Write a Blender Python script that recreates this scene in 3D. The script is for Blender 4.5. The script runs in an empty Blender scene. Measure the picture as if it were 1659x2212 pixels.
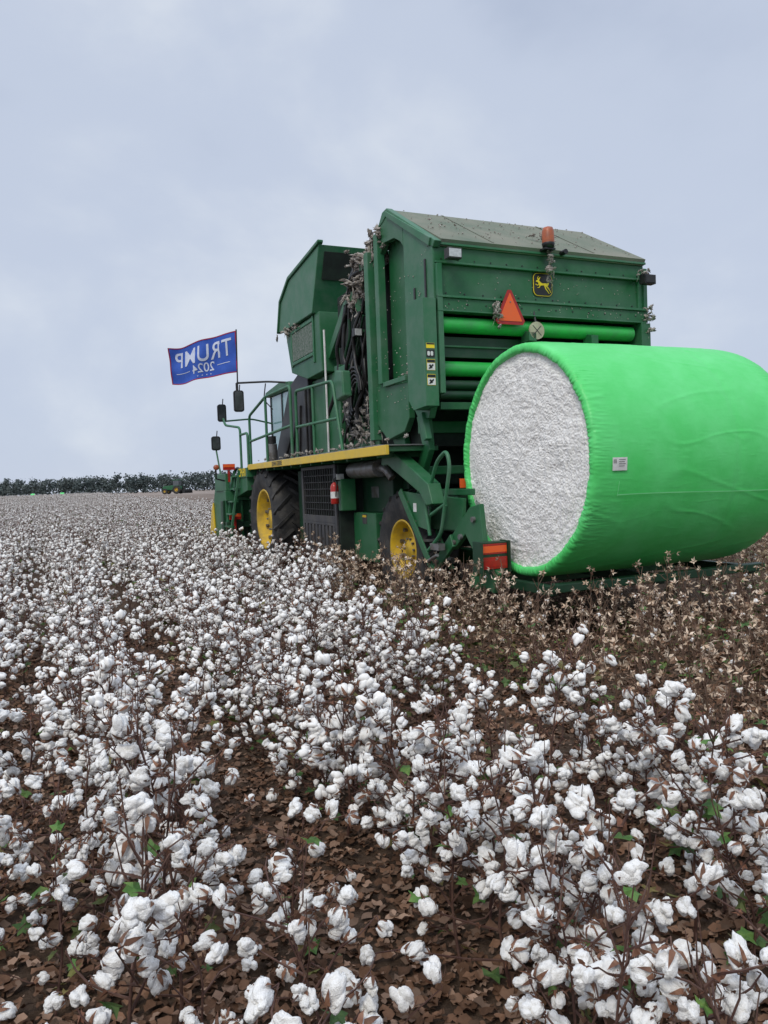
import bpy, bmesh, math, random
from mathutils import Vector, Matrix, noise, Euler
rng = random.Random(7)
scene = bpy.context.scene
COL = scene.collection
HEAD = math.radians(23.5)
ORG = Vector((2.459, 7.887, 0))
CA, SA = math.cos(HEAD), math.sin(HEAD)
def l2w(u, v):
    return (ORG.x + CA*u - SA*v, ORG.y + SA*u + CA*v)
def gz(y):
    t = min(max((y-60)/110.0, 0), 1)
    return 0.7*t*t*(3-2*t)

# ------------------------------------------------------------ materials
def mat(name, c1, rough=0.5, c2=None, nscale=3.0, lo=0.4, hi=0.65, bump=0.0, bscale=40.0, metal=0.0,
        island=0.0, spec=0.5, detail=5.0, sheen=0.0, bdist=0.02, cA=None):
    m = bpy.data.materials.new(name); m.use_nodes = True
    nt = m.node_tree; N = nt.nodes; L = nt.links
    p = N['Principled BSDF']
    p.inputs['Roughness'].default_value = rough
    p.inputs['Metallic'].default_value = metal
    p.inputs['Specular IOR Level'].default_value = spec
    p.inputs['Base Color'].default_value = (*c1, 1)
    if sheen: p.inputs['Sheen Weight'].default_value = sheen
    tc = N.new('ShaderNodeTexCoord')
    if c2 is not None:
        n = N.new('ShaderNodeTexNoise'); n.inputs['Scale'].default_value = nscale
        n.inputs['Detail'].default_value = detail; n.inputs['Roughness'].default_value = 0.62
        L.new(tc.outputs['Object'], n.inputs['Vector'])
        r = N.new('ShaderNodeValToRGB')
        r.color_ramp.elements[0].position = lo; r.color_ramp.elements[0].color = (*c1, 1)
        r.color_ramp.elements[1].position = hi; r.color_ramp.elements[1].color = (*c2, 1)
        L.new(n.outputs['Fac'], r.inputs['Fac'])
        out = r.outputs['Color']
        if island:
            g = N.new('ShaderNodeNewGeometry')
            if cA is not None:
                mx = N.new('ShaderNodeMix'); mx.data_type = 'RGBA'
                rr = N.new('ShaderNodeMapRange'); rr.inputs['From Min'].default_value = 0.55; rr.inputs['From Max'].default_value = 0.95
                L.new(g.outputs['Random Per Island'], rr.inputs['Value'])
                L.new(rr.outputs['Result'], mx.inputs['Factor'])
                L.new(out, mx.inputs['A']); mx.inputs['B'].default_value = (*cA, 1)
                out = mx.outputs['Result']
            h = N.new('ShaderNodeHueSaturation')
            mr = N.new('ShaderNodeMapRange'); mr.inputs['To Min'].default_value = 1-island; mr.inputs['To Max'].default_value = 1+island
            mm = N.new('ShaderNodeMath'); mm.operation = 'MULTIPLY'; mm.inputs[1].default_value = 7.31
            fr = N.new('ShaderNodeMath'); fr.operation = 'FRACT'
            L.new(g.outputs['Random Per Island'], mm.inputs[0]); L.new(mm.outputs[0], fr.inputs[0])
            L.new(fr.outputs[0], mr.inputs['Value']); L.new(mr.outputs['Result'], h.inputs['Value'])
            L.new(out, h.inputs['Color']); out = h.outputs['Color']
        L.new(out, p.inputs['Base Color'])
    if bump:
        b = N.new('ShaderNodeBump'); b.inputs['Strength'].default_value = bump; b.inputs['Distance'].default_value = bdist
        n2 = N.new('ShaderNodeTexNoise'); n2.inputs['Scale'].default_value = bscale; n2.inputs['Detail'].default_value = 6
        L.new(tc.outputs['Object'], n2.inputs['Vector']); L.new(n2.outputs['Fac'], b.inputs['Height'])
        L.new(b.outputs['Normal'], p.inputs['Normal'])
    return m

M = {}
M['green'] = mat('green_paint', (0.016, 0.120, 0.042), 0.45, (0.065, 0.155, 0.09), 2.6, 0.42, 0.78, 0.12, 9, bdist=0.01, detail=9)
M['green2'] = mat('light_green_paint', (0.024, 0.150, 0.062), 0.48, (0.10, 0.185, 0.125), 3.2, 0.4, 0.78, 0.1, 6, bdist=0.01, detail=9)
M['dgreen'] = mat('dark_green_paint', (0.006, 0.045, 0.018), 0.5, (0.035, 0.06, 0.04), 4.0, 0.45, 0.8)
M['roof'] = mat('dusty_roof_paint', (0.135, 0.175, 0.13), 0.8, (0.25, 0.245, 0.195), 1.6, 0.3, 0.7, 0.15, 30, bdist=0.01, spec=0.2, detail=9)
M['black'] = mat('black_plastic', (0.012, 0.012, 0.013), 0.45, (0.04, 0.038, 0.035), 5, 0.45, 0.8)
M['dark_fill'] = mat('painted_dark_interior', (0.006, 0.01, 0.008), 0.8, (0.015, 0.03, 0.02), 3)  # near-black colour paints in the shade of the chamber and accumulator opening
M['dgrey'] = mat('grey_plastic_panel', (0.04, 0.04, 0.045), 0.6, (0.075, 0.07, 0.065), 4, 0.4, 0.7)
M['yellow'] = mat('yellow_paint', (0.75, 0.50, 0.02), 0.4, (0.55, 0.40, 0.08), 5, 0.45, 0.8)
M['dyellow'] = mat('yellow_decal', (0.90, 0.68, 0.02), 0.5, (0.86, 0.64, 0.03), 9)
M['rim'] = mat('yellow_rim_paint', (0.66, 0.42, 0.015), 0.45, (0.30, 0.20, 0.05), 5, 0.42, 0.75)
M['rubber'] = mat('tyre_rubber', (0.022, 0.022, 0.023), 0.75, (0.075, 0.068, 0.06), 6, 0.45, 0.75, 0.3, 60, bdist=0.01)
M['steel'] = mat('dusty_steel', (0.25, 0.25, 0.25), 0.45, (0.13, 0.11, 0.09), 8, metal=0.6)
M['wrap'] = mat('green_bale_wrap', (0.085, 0.66, 0.15), 0.42, (0.135, 0.73, 0.22), 2.4, 0.35, 0.68, 0.4, 8, spec=0.4, bdist=0.008, detail=9)
M['wrapseam'] = mat('bale_wrap_seam', (0.26, 0.86, 0.36), 0.4, (0.20, 0.78, 0.30), 6)
M['roller'] = mat('bright_green_roller', (0.03, 0.50, 0.08), 0.35, (0.05, 0.36, 0.09), 5)
M['cotton'] = mat('cotton_lint_white', (0.90, 0.885, 0.855), 0.95, (0.82, 0.80, 0.765), 60, 0.4, 0.7, 0.8, 240, spec=0.03, sheen=0.25, bdist=0.005)
M['cottonlow'] = mat('cotton_lint_white_far', (0.90, 0.885, 0.855), 0.95, (0.81, 0.785, 0.75), 40, 0.4, 0.7, spec=0.03)
M['baleface'] = mat('packed_cotton', (0.82, 0.80, 0.765), 0.95, (0.92, 0.905, 0.88), 38, 0.38, 0.56, 0.6, 120, spec=0.03, bdist=0.011, detail=10)
M['lint'] = mat('dirty_lint', (0.52, 0.49, 0.45), 0.95, (0.24, 0.20, 0.17), 30, 0.4, 0.7, 0.8, 90, spec=0.1, bdist=0.01)
M['stem'] = mat('cotton_stem', (0.066, 0.028, 0.021), 0.7, (0.145, 0.078, 0.054), 20, 0.4, 0.7)
M['pstem'] = mat('picked_stem', (0.10, 0.055, 0.035), 0.75, (0.20, 0.125, 0.08), 14, 0.4, 0.7)
M['bur'] = mat('brown_bur', (0.13, 0.055, 0.030), 0.75, (0.26, 0.13, 0.075), 25, 0.4, 0.7, island=0.35)
M['openbur'] = mat('tan_open_bur', (0.52, 0.38, 0.265), 0.75, (0.76, 0.64, 0.51), 20, 0.4, 0.7, island=0.25, cA=(0.24, 0.13, 0.075))
M['dryleaf'] = mat('dry_brown_leaf', (0.10, 0.043, 0.025), 0.8, (0.21, 0.095, 0.056), 20, 0.4, 0.7, island=0.45)
M['greenleaf'] = mat('green_cotton_leaf', (0.045, 0.12, 0.02), 0.6, (0.12, 0.20, 0.04), 20, 0.4, 0.7, island=0.4, cA=(0.16, 0.12, 0.035))
M['litter'] = mat('leaf_litter', (0.11, 0.060, 0.037), 0.9, (0.20, 0.112, 0.070), 15, 0.4, 0.7, island=0.5, cA=(0.27, 0.18, 0.13), spec=0.1)
M['orange'] = mat('fluorescent_orange', (0.92, 0.12, 0.02), 0.4, (0.85, 0.13, 0.03), 8)
M['redrefl'] = mat('red_reflector', (0.45, 0.015, 0.012), 0.3, (0.3, 0.02, 0.015), 10)
M['amber'] = mat('amber_beacon', (0.45, 0.11, 0.04), 0.4, (0.28, 0.09, 0.05), 8)
M['red'] = mat('red_extinguisher', (0.50, 0.02, 0.015), 0.3, (0.35, 0.03, 0.02), 9)
M['white'] = mat('white_decal', (0.75, 0.75, 0.73), 0.5, (0.62, 0.62, 0.6), 12)
M['lens'] = mat('lamp_lens', (0.62, 0.64, 0.64), 0.15, (0.45, 0.47, 0.47), 20, metal=0.2)
M['mirror'] = mat('mirror_glass', (0.16, 0.17, 0.18), 0.12, (0.10, 0.11, 0.11), 6, metal=0.5)
M['glass'] = mat('cab_glass', (0.25, 0.42, 0.43), 0.08, (0.33, 0.48, 0.50), 1.5, spec=0.8)
M['disc'] = mat('cream_disc', (0.50, 0.45, 0.33), 0.6, (0.38, 0.33, 0.24), 8)
M['flagblue'] = mat('flag_blue_cloth', (0.045, 0.105, 0.44), 0.8, (0.06, 0.135, 0.52), 4, spec=0.1)
M['flagwhite'] = mat('flag_white_print', (0.62, 0.67, 0.80), 0.8, (0.56, 0.61, 0.76), 4, spec=0.1)
M['flagred'] = mat('flag_red_print', (0.36, 0.04, 0.08), 0.8, (0.28, 0.04, 0.09), 4, spec=0.1)
M['foliage'] = mat('hazed_wood_foliage', (0.078, 0.100, 0.102), 0.95, (0.118, 0.136, 0.128), 0.05, 0.35, 0.65, island=0.10, spec=0.0)  # distance haze is mixed into this pale bluish base colour
M['screen'] = mat('lint_covered_screen', (0.06, 0.12, 0.075), 0.8, (0.27, 0.28, 0.26), 26, 0.40, 0.66, 0.5, 70, detail=10)

# ------------------------------------------------------------ mesh builder
def fillet(pts, r=0.08, n=5):
    pts = [Vector(p) for p in pts]
    out = [pts[0]]
    for i in range(1, len(pts)-1):
        a, b, c = pts[i-1], pts[i], pts[i+1]
        d1 = (a-b); d2 = (c-b)
        rr = min(r, d1.length*0.45, d2.length*0.45)
        p1 = b+d1.normalized()*rr; p2 = b+d2.normalized()*rr
        for k in range(n+1):
            t = k/n
            out.append(p1*(1-t)**2 + b*2*t*(1-t) + p2*t*t)
    out.append(pts[-1])
    return out

class B:
    def __init__(s): s.v = []; s.f = []; s.m = []; s.s = []
    def add(s, vs, fs, m=0, smooth=False):
        o = len(s.v); s.v.extend([tuple(p) for p in vs])
        for f in fs:
            s.f.append([i+o for i in f]); s.m.append(m); s.s.append(smooth)
    def box(s, x0, x1, y0, y1, z0, z1, m=0):
        vs = [(x, y, z) for z in (z0, z1) for y in (y0, y1) for x in (x0, x1)]
        s.add(vs, [(0,2,3,1),(4,5,7,6),(0,1,5,4),(2,6,7,3),(0,4,6,2),(1,3,7,5)], m)
    def prism(s, pts, ext, m=0):
        n = len(pts); e = Vector(ext)
        vs = [Vector(p) for p in pts] + [Vector(p)+e for p in pts]
        fs = [list(range(n))[::-1], list(range(n, 2*n))]
        for i in range(n): fs.append((i, (i+1) % n, (i+1) % n+n, i+n))
        s.add(vs, fs, m)
    def px(s, pts, x0, x1, m=0): s.prism([(x0, p[0], p[1]) for p in pts], (x1-x0, 0, 0), m)
    def py(s, pts, y0, y1, m=0): s.prism([(p[0], y0, p[1]) for p in pts], (0, y1-y0, 0), m)
    def tube(s, pts, r, seg=8, m=0, caps=True, smooth=True):
        pts = [Vector(p) for p in pts]; n = len(pts)
        rs = r if isinstance(r, (list, tuple)) else [r]*n
        t = (pts[1]-pts[0]).normalized()
        ref = Vector((0, 0, 1)) if abs(t.z) < 0.9 else Vector((1, 0, 0))
        a = t.cross(ref).normalized()
        vs = []
        for i in range(n):
            if i == 0: t = pts[1]-pts[0]
            elif i == n-1: t = pts[-1]-pts[-2]
            else: t = pts[i+1]-pts[i-1]
            t.normalize()
            a = (a - t*a.dot(t)).normalized(); b = t.cross(a)
            for k in range(seg):
                w = 2*math.pi*k/seg + (math.pi/4 if seg == 4 else 0)
                vs.append(pts[i]+(a*math.cos(w)+b*math.sin(w))*rs[i])
        fs = []
        for i in range(n-1):
            for k in range(seg):
                k2 = (k+1) % seg
                fs.append((i*seg+k, i*seg+k2, (i+1)*seg+k2, (i+1)*seg+k))
        s.add(vs, fs, m, smooth and seg > 4)
        if caps:
            s.add(vs[:seg], [list(range(seg))[::-1]], m); s.add(vs[-seg:], [list(range(seg))], m)
    def lathe(s, prof, o, axis='x', seg=40, m=0, smooth=True):
        vs = []; n = len(prof); o = Vector(o)
        for a, r in prof:
            for k in range(seg):
                w = 2*math.pi*k/seg; c, d = r*math.cos(w), r*math.sin(w)
                if axis == 'x': p = Vector((a, c, d))
                elif axis == 'y': p = Vector((c, a, d))
                else: p = Vector((c, d, a))
                vs.append(o+p)
        fs = []
        for i in range(n-1):
            for k in range(seg):
                k2 = (k+1) % seg
                fs.append((i*seg+k, i*seg+k2, (i+1)*seg+k2, (i+1)*seg+k))
        s.add(vs, fs, m, smooth)
    def ico(s, c, rad, sub=2, amp=0.0, fr=10.0, sc=(1, 1, 1), m=0, smooth=True, seed=0, rot=None):
        vs, fs = ICO[sub]
        out = []
        for p in vs:
            k = 1.0 + amp*noise.noise(Vector(p)*fr + Vector((seed*3.7, seed*1.3, seed)))
            q = Vector((p[0]*rad*sc[0]*k, p[1]*rad*sc[1]*k, p[2]*rad*sc[2]*k))
            if rot is not None: q = rot @ q
            out.append((c[0]+q.x, c[1]+q.y, c[2]+q.z))
        s.add(out, fs, m, smooth)
    def merge(s, other, M4, mo=0):
        o = len(s.v); s.v.extend([tuple(M4 @ Vector(p)) for p in other.v])
        for f, m, sm in zip(other.f, other.m, other.s):
            s.f.append([i+o for i in f]); s.m.append(m+mo); s.s.append(sm)
    def mesh(s, name, mats):
        me = bpy.data.meshes.new(name)
        me.from_pydata(s.v, [], s.f)
        for k in mats: me.materials.append(M[k])
        me.polygons.foreach_set('material_index', s.m)
        me.polygons.foreach_set('use_smooth', s.s)
        me.update(); return me
    def obj(s, name, mats, parent=None, bevel=0.0, loc=None):
        ob = bpy.data.objects.new(name, s.mesh(name, mats)); COL.objects.link(ob)
        if parent: ob.parent = parent
        if loc: ob.location = loc
        if bevel:
            md = ob.modifiers.new('bevel', 'BEVEL'); md.width = bevel; md.segments = 2
            md.limit_method = 'ANGLE'; md.angle_limit = math.radians(40)
        return ob
ICO = {}
for sub in (1, 2, 3, 4):
    bm = bmesh.new(); bmesh.ops.create_icosphere(bm, subdivisions=sub, radius=1)
    ICO[sub] = ([tuple(v.co) for v in bm.verts], [tuple(v.index for v in f.verts) for f in bm.faces]); bm.free()

def empty(name, loc, parent=None, rz=0.0):
    e = bpy.data.objects.new(name, None); e.empty_display_size = 0.3
    COL.objects.link(e); e.location = loc; e.rotation_euler = (0, 0, rz)
    if parent: e.parent = parent
    return e

def text_geo(body, size, bis=0.0, spacing=1.0, bold=0.0):
    cu = bpy.data.curves.new('t', 'FONT'); cu.body = body; cu.size = size
    cu.align_x = 'CENTER'; cu.align_y = 'CENTER'; cu.space_character = spacing; cu.offset = bold
    ob = bpy.data.objects.new('t', cu); COL.objects.link(ob)
    dg = bpy.context.evaluated_depsgraph_get()
    me = bpy.data.meshes.new_from_object(ob.evaluated_get(dg))
    bm = bmesh.new(); bm.from_mesh(me)
    bmesh.ops.triangulate(bm, faces=bm.faces[:])
    if bis:
        xs = [v.co.x for v in bm.verts]; x = min(xs)+bis
        mxx_ = max(xs)
        while x < mxx_:
            bmesh.ops.bisect_plane(bm, geom=bm.verts[:]+bm.edges[:]+bm.faces[:], plane_co=(x, 0, 0), plane_no=(1, 0, 0))
            x += bis
    bm.verts.index_update()
    r = ([tuple(v.co) for v in bm.verts], [tuple(v.index for v in f.verts) for f in bm.faces])
    bm.free(); bpy.data.objects.remove(ob); bpy.data.curves.remove(cu); bpy.data.meshes.remove(me)
    return r

# ------------------------------------------------------------ world, sun, camera
w = bpy.data.worlds.new('World'); scene.world = w; w.use_nodes = True
nt = w.node_tree; N = nt.nodes; L = nt.links
bg = N['Background']; bg.inputs['Strength'].default_value = 0.1
sky = N.new('ShaderNodeTexSky'); sky.sky_type = 'NISHITA'; sky.sun_disc = False
SUN_EL, SUN_AZ = math.radians(46), math.radians(200)
sky.sun_elevation = SUN_EL; sky.sun_rotation = SUN_AZ
tc = N.new('ShaderNodeTexCoord'); mp = N.new('ShaderNodeMapping')
mp.inputs['Scale'].default_value = (1.0, 1.0, 1.7); mp.inputs['Location'].default_value = (0.62, 0.1, 0.9)
L.new(tc.outputs['Generated'], mp.inputs['Vector'])
n1 = N.new('ShaderNodeTexNoise'); n1.inputs['Scale'].default_value = 2.1; n1.inputs['Detail'].default_value = 8
n1.inputs['Roughness'].default_value = 0.5; n1.inputs['Distortion'].default_value = 0.15
L.new(mp.outputs['Vector'], n1.inputs['Vector'])
cr = N.new('ShaderNodeValToRGB'); cr.color_ramp.interpolation = 'EASE'
e = cr.color_ramp.elements
e[0].position = 0.27; e[0].color = (0.455, 0.525, 0.675, 1)
e[1].position = 0.70; e[1].color = (0.74, 0.795, 0.875, 1)
k = e.new(0.5); k.color = (0.565, 0.635, 0.775, 1)
L.new(n1.outputs['Fac'], cr.inputs['Fac'])
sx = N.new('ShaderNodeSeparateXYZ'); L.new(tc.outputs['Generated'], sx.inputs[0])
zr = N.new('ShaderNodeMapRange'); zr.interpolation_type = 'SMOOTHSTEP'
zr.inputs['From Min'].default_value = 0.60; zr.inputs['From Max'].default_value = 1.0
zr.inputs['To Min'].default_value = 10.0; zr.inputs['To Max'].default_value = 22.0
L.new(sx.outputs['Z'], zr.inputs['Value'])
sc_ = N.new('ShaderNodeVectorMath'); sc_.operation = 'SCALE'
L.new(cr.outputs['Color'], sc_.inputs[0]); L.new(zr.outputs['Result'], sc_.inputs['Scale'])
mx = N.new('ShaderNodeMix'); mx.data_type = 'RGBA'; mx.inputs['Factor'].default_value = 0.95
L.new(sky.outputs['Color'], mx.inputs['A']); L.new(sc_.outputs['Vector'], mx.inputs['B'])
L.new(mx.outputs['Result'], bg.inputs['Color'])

sl = bpy.data.lights.new('sun', 'SUN'); sl.energy = 1.5; sl.angle = math.radians(22); sl.color = (1, 0.94, 0.82)
so = bpy.data.objects.new('sun', sl); COL.objects.link(so)
sd = Vector((math.sin(SUN_AZ)*math.cos(SUN_EL), math.cos(SUN_AZ)*math.cos(SUN_EL), math.sin(SUN_EL)))
so.rotation_euler = (-sd).to_track_quat('-Z', 'Y').to_euler(); so.location = (0, 0, 30)

cam = bpy.data.cameras.new('camera'); co = bpy.data.objects.new('camera', cam); COL.objects.link(co)
cam.sensor_fit = 'HORIZONTAL'; cam.sensor_width = 36; cam.lens = 36.0; cam.clip_end = 6000; cam.clip_start = 0.05
co.matrix_world = Matrix.Translation((0, 0, 1.55)) @ Matrix.Rotation(math.radians(90-2.2), 4, 'X') @ Matrix.Rotation(math.radians(-2.2), 4, 'Z')
scene.camera = co
scene.view_settings.view_transform = 'Standard'; scene.view_settings.look = 'None'; scene.view_settings.exposure = 0

# ------------------------------------------------------------ ground
def ground():
    m = bpy.data.materials.new('field_soil'); m.use_nodes = True
    nt = m.node_tree; N = nt.nodes; L = nt.links; p = N['Principled BSDF']
    p.inputs['Roughness'].default_value = 0.95; p.inputs['Specular IOR Level'].default_value = 0.1
    tc = N.new('ShaderNodeTexCoord')
    n = N.new('ShaderNodeTexNoise'); n.inputs['Scale'].default_value = 9; n.inputs['Detail'].default_value = 10; n.inputs['Roughness'].default_value = 0.7
    L.new(tc.outputs['Object'], n.inputs['Vector'])
    r = N.new('ShaderNodeValToRGB'); e = r.color_ramp.elements
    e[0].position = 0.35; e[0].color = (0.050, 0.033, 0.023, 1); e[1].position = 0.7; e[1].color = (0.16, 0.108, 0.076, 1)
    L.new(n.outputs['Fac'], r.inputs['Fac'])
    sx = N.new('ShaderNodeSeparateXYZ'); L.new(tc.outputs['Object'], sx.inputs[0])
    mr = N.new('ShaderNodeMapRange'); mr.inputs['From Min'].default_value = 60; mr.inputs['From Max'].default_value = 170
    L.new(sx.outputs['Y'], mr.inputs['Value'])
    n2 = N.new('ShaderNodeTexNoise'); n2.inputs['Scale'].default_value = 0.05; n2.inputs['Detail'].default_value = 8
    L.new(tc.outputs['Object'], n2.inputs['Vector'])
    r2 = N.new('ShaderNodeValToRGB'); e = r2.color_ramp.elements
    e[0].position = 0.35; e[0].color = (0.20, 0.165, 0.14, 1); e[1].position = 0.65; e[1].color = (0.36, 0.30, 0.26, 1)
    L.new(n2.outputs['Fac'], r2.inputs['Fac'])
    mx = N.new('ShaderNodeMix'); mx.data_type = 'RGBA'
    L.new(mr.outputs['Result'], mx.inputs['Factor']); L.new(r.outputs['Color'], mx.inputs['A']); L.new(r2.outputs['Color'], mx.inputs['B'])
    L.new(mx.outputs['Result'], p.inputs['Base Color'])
    b = N.new('ShaderNodeBump'); b.inputs['Strength'].default_value = 0.9; b.inputs['Distance'].default_value = 0.05
    L.new(n.outputs['Fac'], b.inputs['Height']); L.new(b.outputs['Normal'], p.inputs['Normal'])
    M['soil'] = m
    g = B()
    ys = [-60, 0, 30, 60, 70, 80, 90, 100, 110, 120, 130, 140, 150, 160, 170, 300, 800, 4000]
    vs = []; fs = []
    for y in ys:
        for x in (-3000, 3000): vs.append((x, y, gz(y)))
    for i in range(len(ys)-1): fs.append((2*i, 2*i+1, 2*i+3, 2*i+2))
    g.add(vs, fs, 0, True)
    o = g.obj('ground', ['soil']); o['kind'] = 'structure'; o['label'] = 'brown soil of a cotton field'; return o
ground()

def litter():
    r = random.Random(3); g = B()
    for i in range(34000):
        y = 1.0 + (r.random()**0.9)*7.5; x = r.uniform(-0.62, 0.66)*y
        s = r.uniform(0.009, 0.027)*(1.4 if r.random() < .12 else 1); a0 = r.uniform(0, 6.28)
        z = r.uniform(0.002, 0.030)
        n = 9; vs = [(0, 0, r.uniform(-.15, .25)*s)]
        for k in range(n):
            a = a0+2*math.pi*k/n; q = s*r.uniform(.6, 1.15)
            vs.append((q*math.cos(a), q*math.sin(a)*0.75, r.uniform(-0.2, 0.6)*s))
        R = Matrix.Translation((x, y, z+s*0.25)) @ Euler((r.uniform(-.5, .5), r.uniform(-0.5, 0.5), 0)).to_matrix().to_4x4()
        g.add([R @ Vector(v) for v in vs], [(0, k+1, (k+1) % n+1) for k in range(n)], 0, True)
    o = g.obj('leaf_litter', ['litter']); o['kind'] = 'stuff'
    o['label'] = 'dry brown leaf litter on the soil between rows'
litter()

# ------------------------------------------------------------ cotton bolls
def boll(sub, seed, bracts=True):
    r = random.Random(seed); g = B()
    nl = r.choice([3, 4, 5, 5])
    stretch = r.uniform(.9, 1.4)
    for k in range(nl):
        a = 2*math.pi*k/nl + r.uniform(-0.4, 0.4); d = r.uniform(0.010, 0.018)
        c = Vector((d*math.cos(a), d*math.sin(a), r.uniform(-0.012, 0.012)*stretch))
        vs, fs = ICO[sub]
        out = []
        R = Euler((r.uniform(-.5, .5), r.uniform(-.5, .5), 0)).to_matrix()
        sz = (r.uniform(0.013, 0.020), r.uniform(0.013, 0.020), r.uniform(0.018, 0.026)*stretch)
        for p in vs:
            q = Vector(p); n = noise.noise(q*1.5+Vector((seed, k, 0)))*0.34 + noise.noise(q*3.3+Vector((seed, k*2, 5)))*0.19
            if sub > 2: n += noise.noise(q*8+Vector((seed, k*2, 9)))*0.13 + noise.noise(q*17+Vector((seed, k*2, 3)))*0.07
            q = Vector((q.x*sz[0], q.y*sz[1], q.z*sz[2]))*(1+n)
            out.append(c + R @ q)
        g.add(out, fs, 0, True)
    if bracts:
        nb = 4 if sub < 3 else 5
        for k in range(nb):
            a = 2*math.pi*(k+.5)/nb + r.uniform(-.3, .3); wd = 0.0075
            ca, sa = math.cos(a), math.sin(a)
            def P(rr, z, t): return (rr*ca - t*sa, rr*sa + t*ca, z)
            L_ = r.uniform(0.7, 1.15)
            vs = [P(0.003, -0.034, 0), P(0.018*L_, -0.033, wd), P(0.020*L_, -0.035, -wd), P(0.033*L_, -0.020, wd*.7), P(0.034*L_, -0.022, -wd*.7), P(0.045*L_, -0.001, 0)]
            g.add(vs, [(0, 1, 2), (1, 3, 4, 2), (3, 5, 4)], 1)
    return g
def openbur(seed):
    r = random.Random(seed); g = B()
    for k in range(5):
        a = 2*math.pi*k/5 + r.uniform(-.25, .25); wd = 0.0085
        ca, sa = math.cos(a), math.sin(a)
        def P(rr, z, t): return (rr*ca - t*sa, rr*sa + t*ca, z)
        up = r.uniform(-0.01, 0.02)
        vs = [P(0.002, -0.01, 0), P(0.016, 0.0, wd), P(0.016, 0.0, -wd), P(0.034, 0.008+up, 0)]
        g.add(vs, [(0, 1, 3, 2)], 0)
    return g
HI = [boll(3, s) for s in range(10)]
MID = [boll(2, s+20) for s in range(7)]
LOW = [boll(1, s+40) for s in range(4)]
OB = [openbur(s) for s in range(5)]

def leaf(g, pos, s, r, m, green=False):
    n = 10; a0 = r.uniform(0, 6.28); vs = [(0, 0, 0)]
    for k in range(n):
        a = 2*math.pi*k/n; q = s*(1.0 if k % 2 == 0 else (0.55 if green else 0.45))*r.uniform(.8, 1.15)
        vs.append((q*math.cos(a), q*math.sin(a)*(.9 if green else .6), (r.uniform(-.3, .15) if green else r.uniform(-.7, .5))*s))
    R = Matrix.Translation(pos) @ Euler((r.uniform(-.7, .7), r.uniform(-.7, .7), a0)).to_matrix().to_4x4()
    g.add([R @ Vector(v) for v in vs], [(0, k+1, (k+1) % n+1) for k in range(n)], m)

def plant(seed, picked=False):
    r = random.Random(seed); st = B(); fo = B(); bl = []
    H = r.uniform(0.66, 0.84) if not picked else r.uniform(0.72, 0.92)
    lean = Vector((r.uniform(-.12, .12), r.uniform(-.12, .12), 0))
    def axis(t): return Vector((lean.x*t*t+0.014*math.sin(9*t+seed), lean.y*t*t+0.014*math.cos(7*t+seed), H*t))
    st.tube([axis(i/7) for i in range(8)], [0.0065*(1-0.75*i/7) for i in range(8)], 5, 0)
    nb = r.randint(12, 15) if not picked else r.randint(8, 11); a = r.uniform(0, 6.28)
    for i in range(nb):
        t = (0.14 if not picked else .3) + (0.82 if not picked else .68)*i/nb + r.uniform(-.03, .03); a += 2.4 + r.uniform(-.6, .6)
        Lb = (r.uniform(0.18, 0.42))*(1.15-0.72*t)*(1 if not picked else .62)
        d = Vector((math.cos(a), math.sin(a), r.uniform(0.25, 1.1)+(1.0 if picked else 0))).normalized()
        p0 = axis(min(t, 1)); pts = [p0]; p = p0.copy(); nseg = 4
        for k in range(nseg):
            dd = (d + Vector((r.uniform(-.3, .3), r.uniform(-.3, .3), r.uniform(-.3, .2)))).normalized()
            p = p + dd*Lb/nseg; pts.append(p.copy())
        st.tube(pts, [0.0040, 0.0034, 0.0028, 0.0023, 0.0017] if not picked else [.003, .0027, .0023, .0019, .0014], 4, 0)
        opts = [2, 3, 4] if Lb > 0.24 else ([2, 4] if Lb > .13 else [4])
        if picked: opts = [2, 4] if Lb > .12 else [4]
        for k in opts:
            if r.random() < (0.74 if not picked else 0.9):
                q = pts[k]; off = Vector((r.uniform(-1, 1), r.uniform(-1, 1), r.uniform(-.9, .7))).normalized()*0.026
                e_ = q+off
                st.tube([q, e_], 0.0018, 4, 0, caps=False)
                ax = (off.normalized()*0.8 + Vector((r.uniform(-.6, .6), r.uniform(-.6, .6), r.uniform(-0.5, 0.5)))).normalized()
                R = ax.to_track_quat('Z', 'Y').to_matrix().to_4x4()
                sc = r.uniform(0.62, 0.98) if not picked else r.uniform(0.75, 1.1)
                bl.append((Matrix.Translation(e_+ax*0.028*sc) @ R @ Matrix.Rotation(r.uniform(0, 6.28), 4, 'Z') @ Matrix.Scale(sc, 4), r.randint(0, 99)))
        if r.random() < (0.8 if not picked else .12): leaf(fo, pts[1], r.uniform(.012, .028), r, 0)
        if r.random() < (.5 if not picked else .1): leaf(fo, pts[3], r.uniform(.010, .02), r, 0)
        if r.random() < (0.18 if not picked else .08): leaf(fo, pts[1]+Vector((0, 0, -.03)), r.uniform(.022, .045), r, 1, True)
    for k in range(r.randint(2, 4) if not picked else 1):
        a = r.uniform(0, 6.28); p = axis(r.uniform(.6, .9))
        st.tube([p, p+Vector((.04*math.cos(a), .04*math.sin(a), .08)), p+Vector((.05*math.cos(a), .05*math.sin(a), r.uniform(.12, .24)))], [.003, .0024, .0012], 4, 0)
    if r.random() < (0.8 if not picked else 0.4):
        for k in range(r.randint(1, 7)): leaf(fo, axis(r.uniform(.08, .4))+Vector((r.uniform(-.14, .14), r.uniform(-.14, .14), 0)), r.uniform(.025, .05), r, 1, True)
    return st, fo, bl

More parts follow.
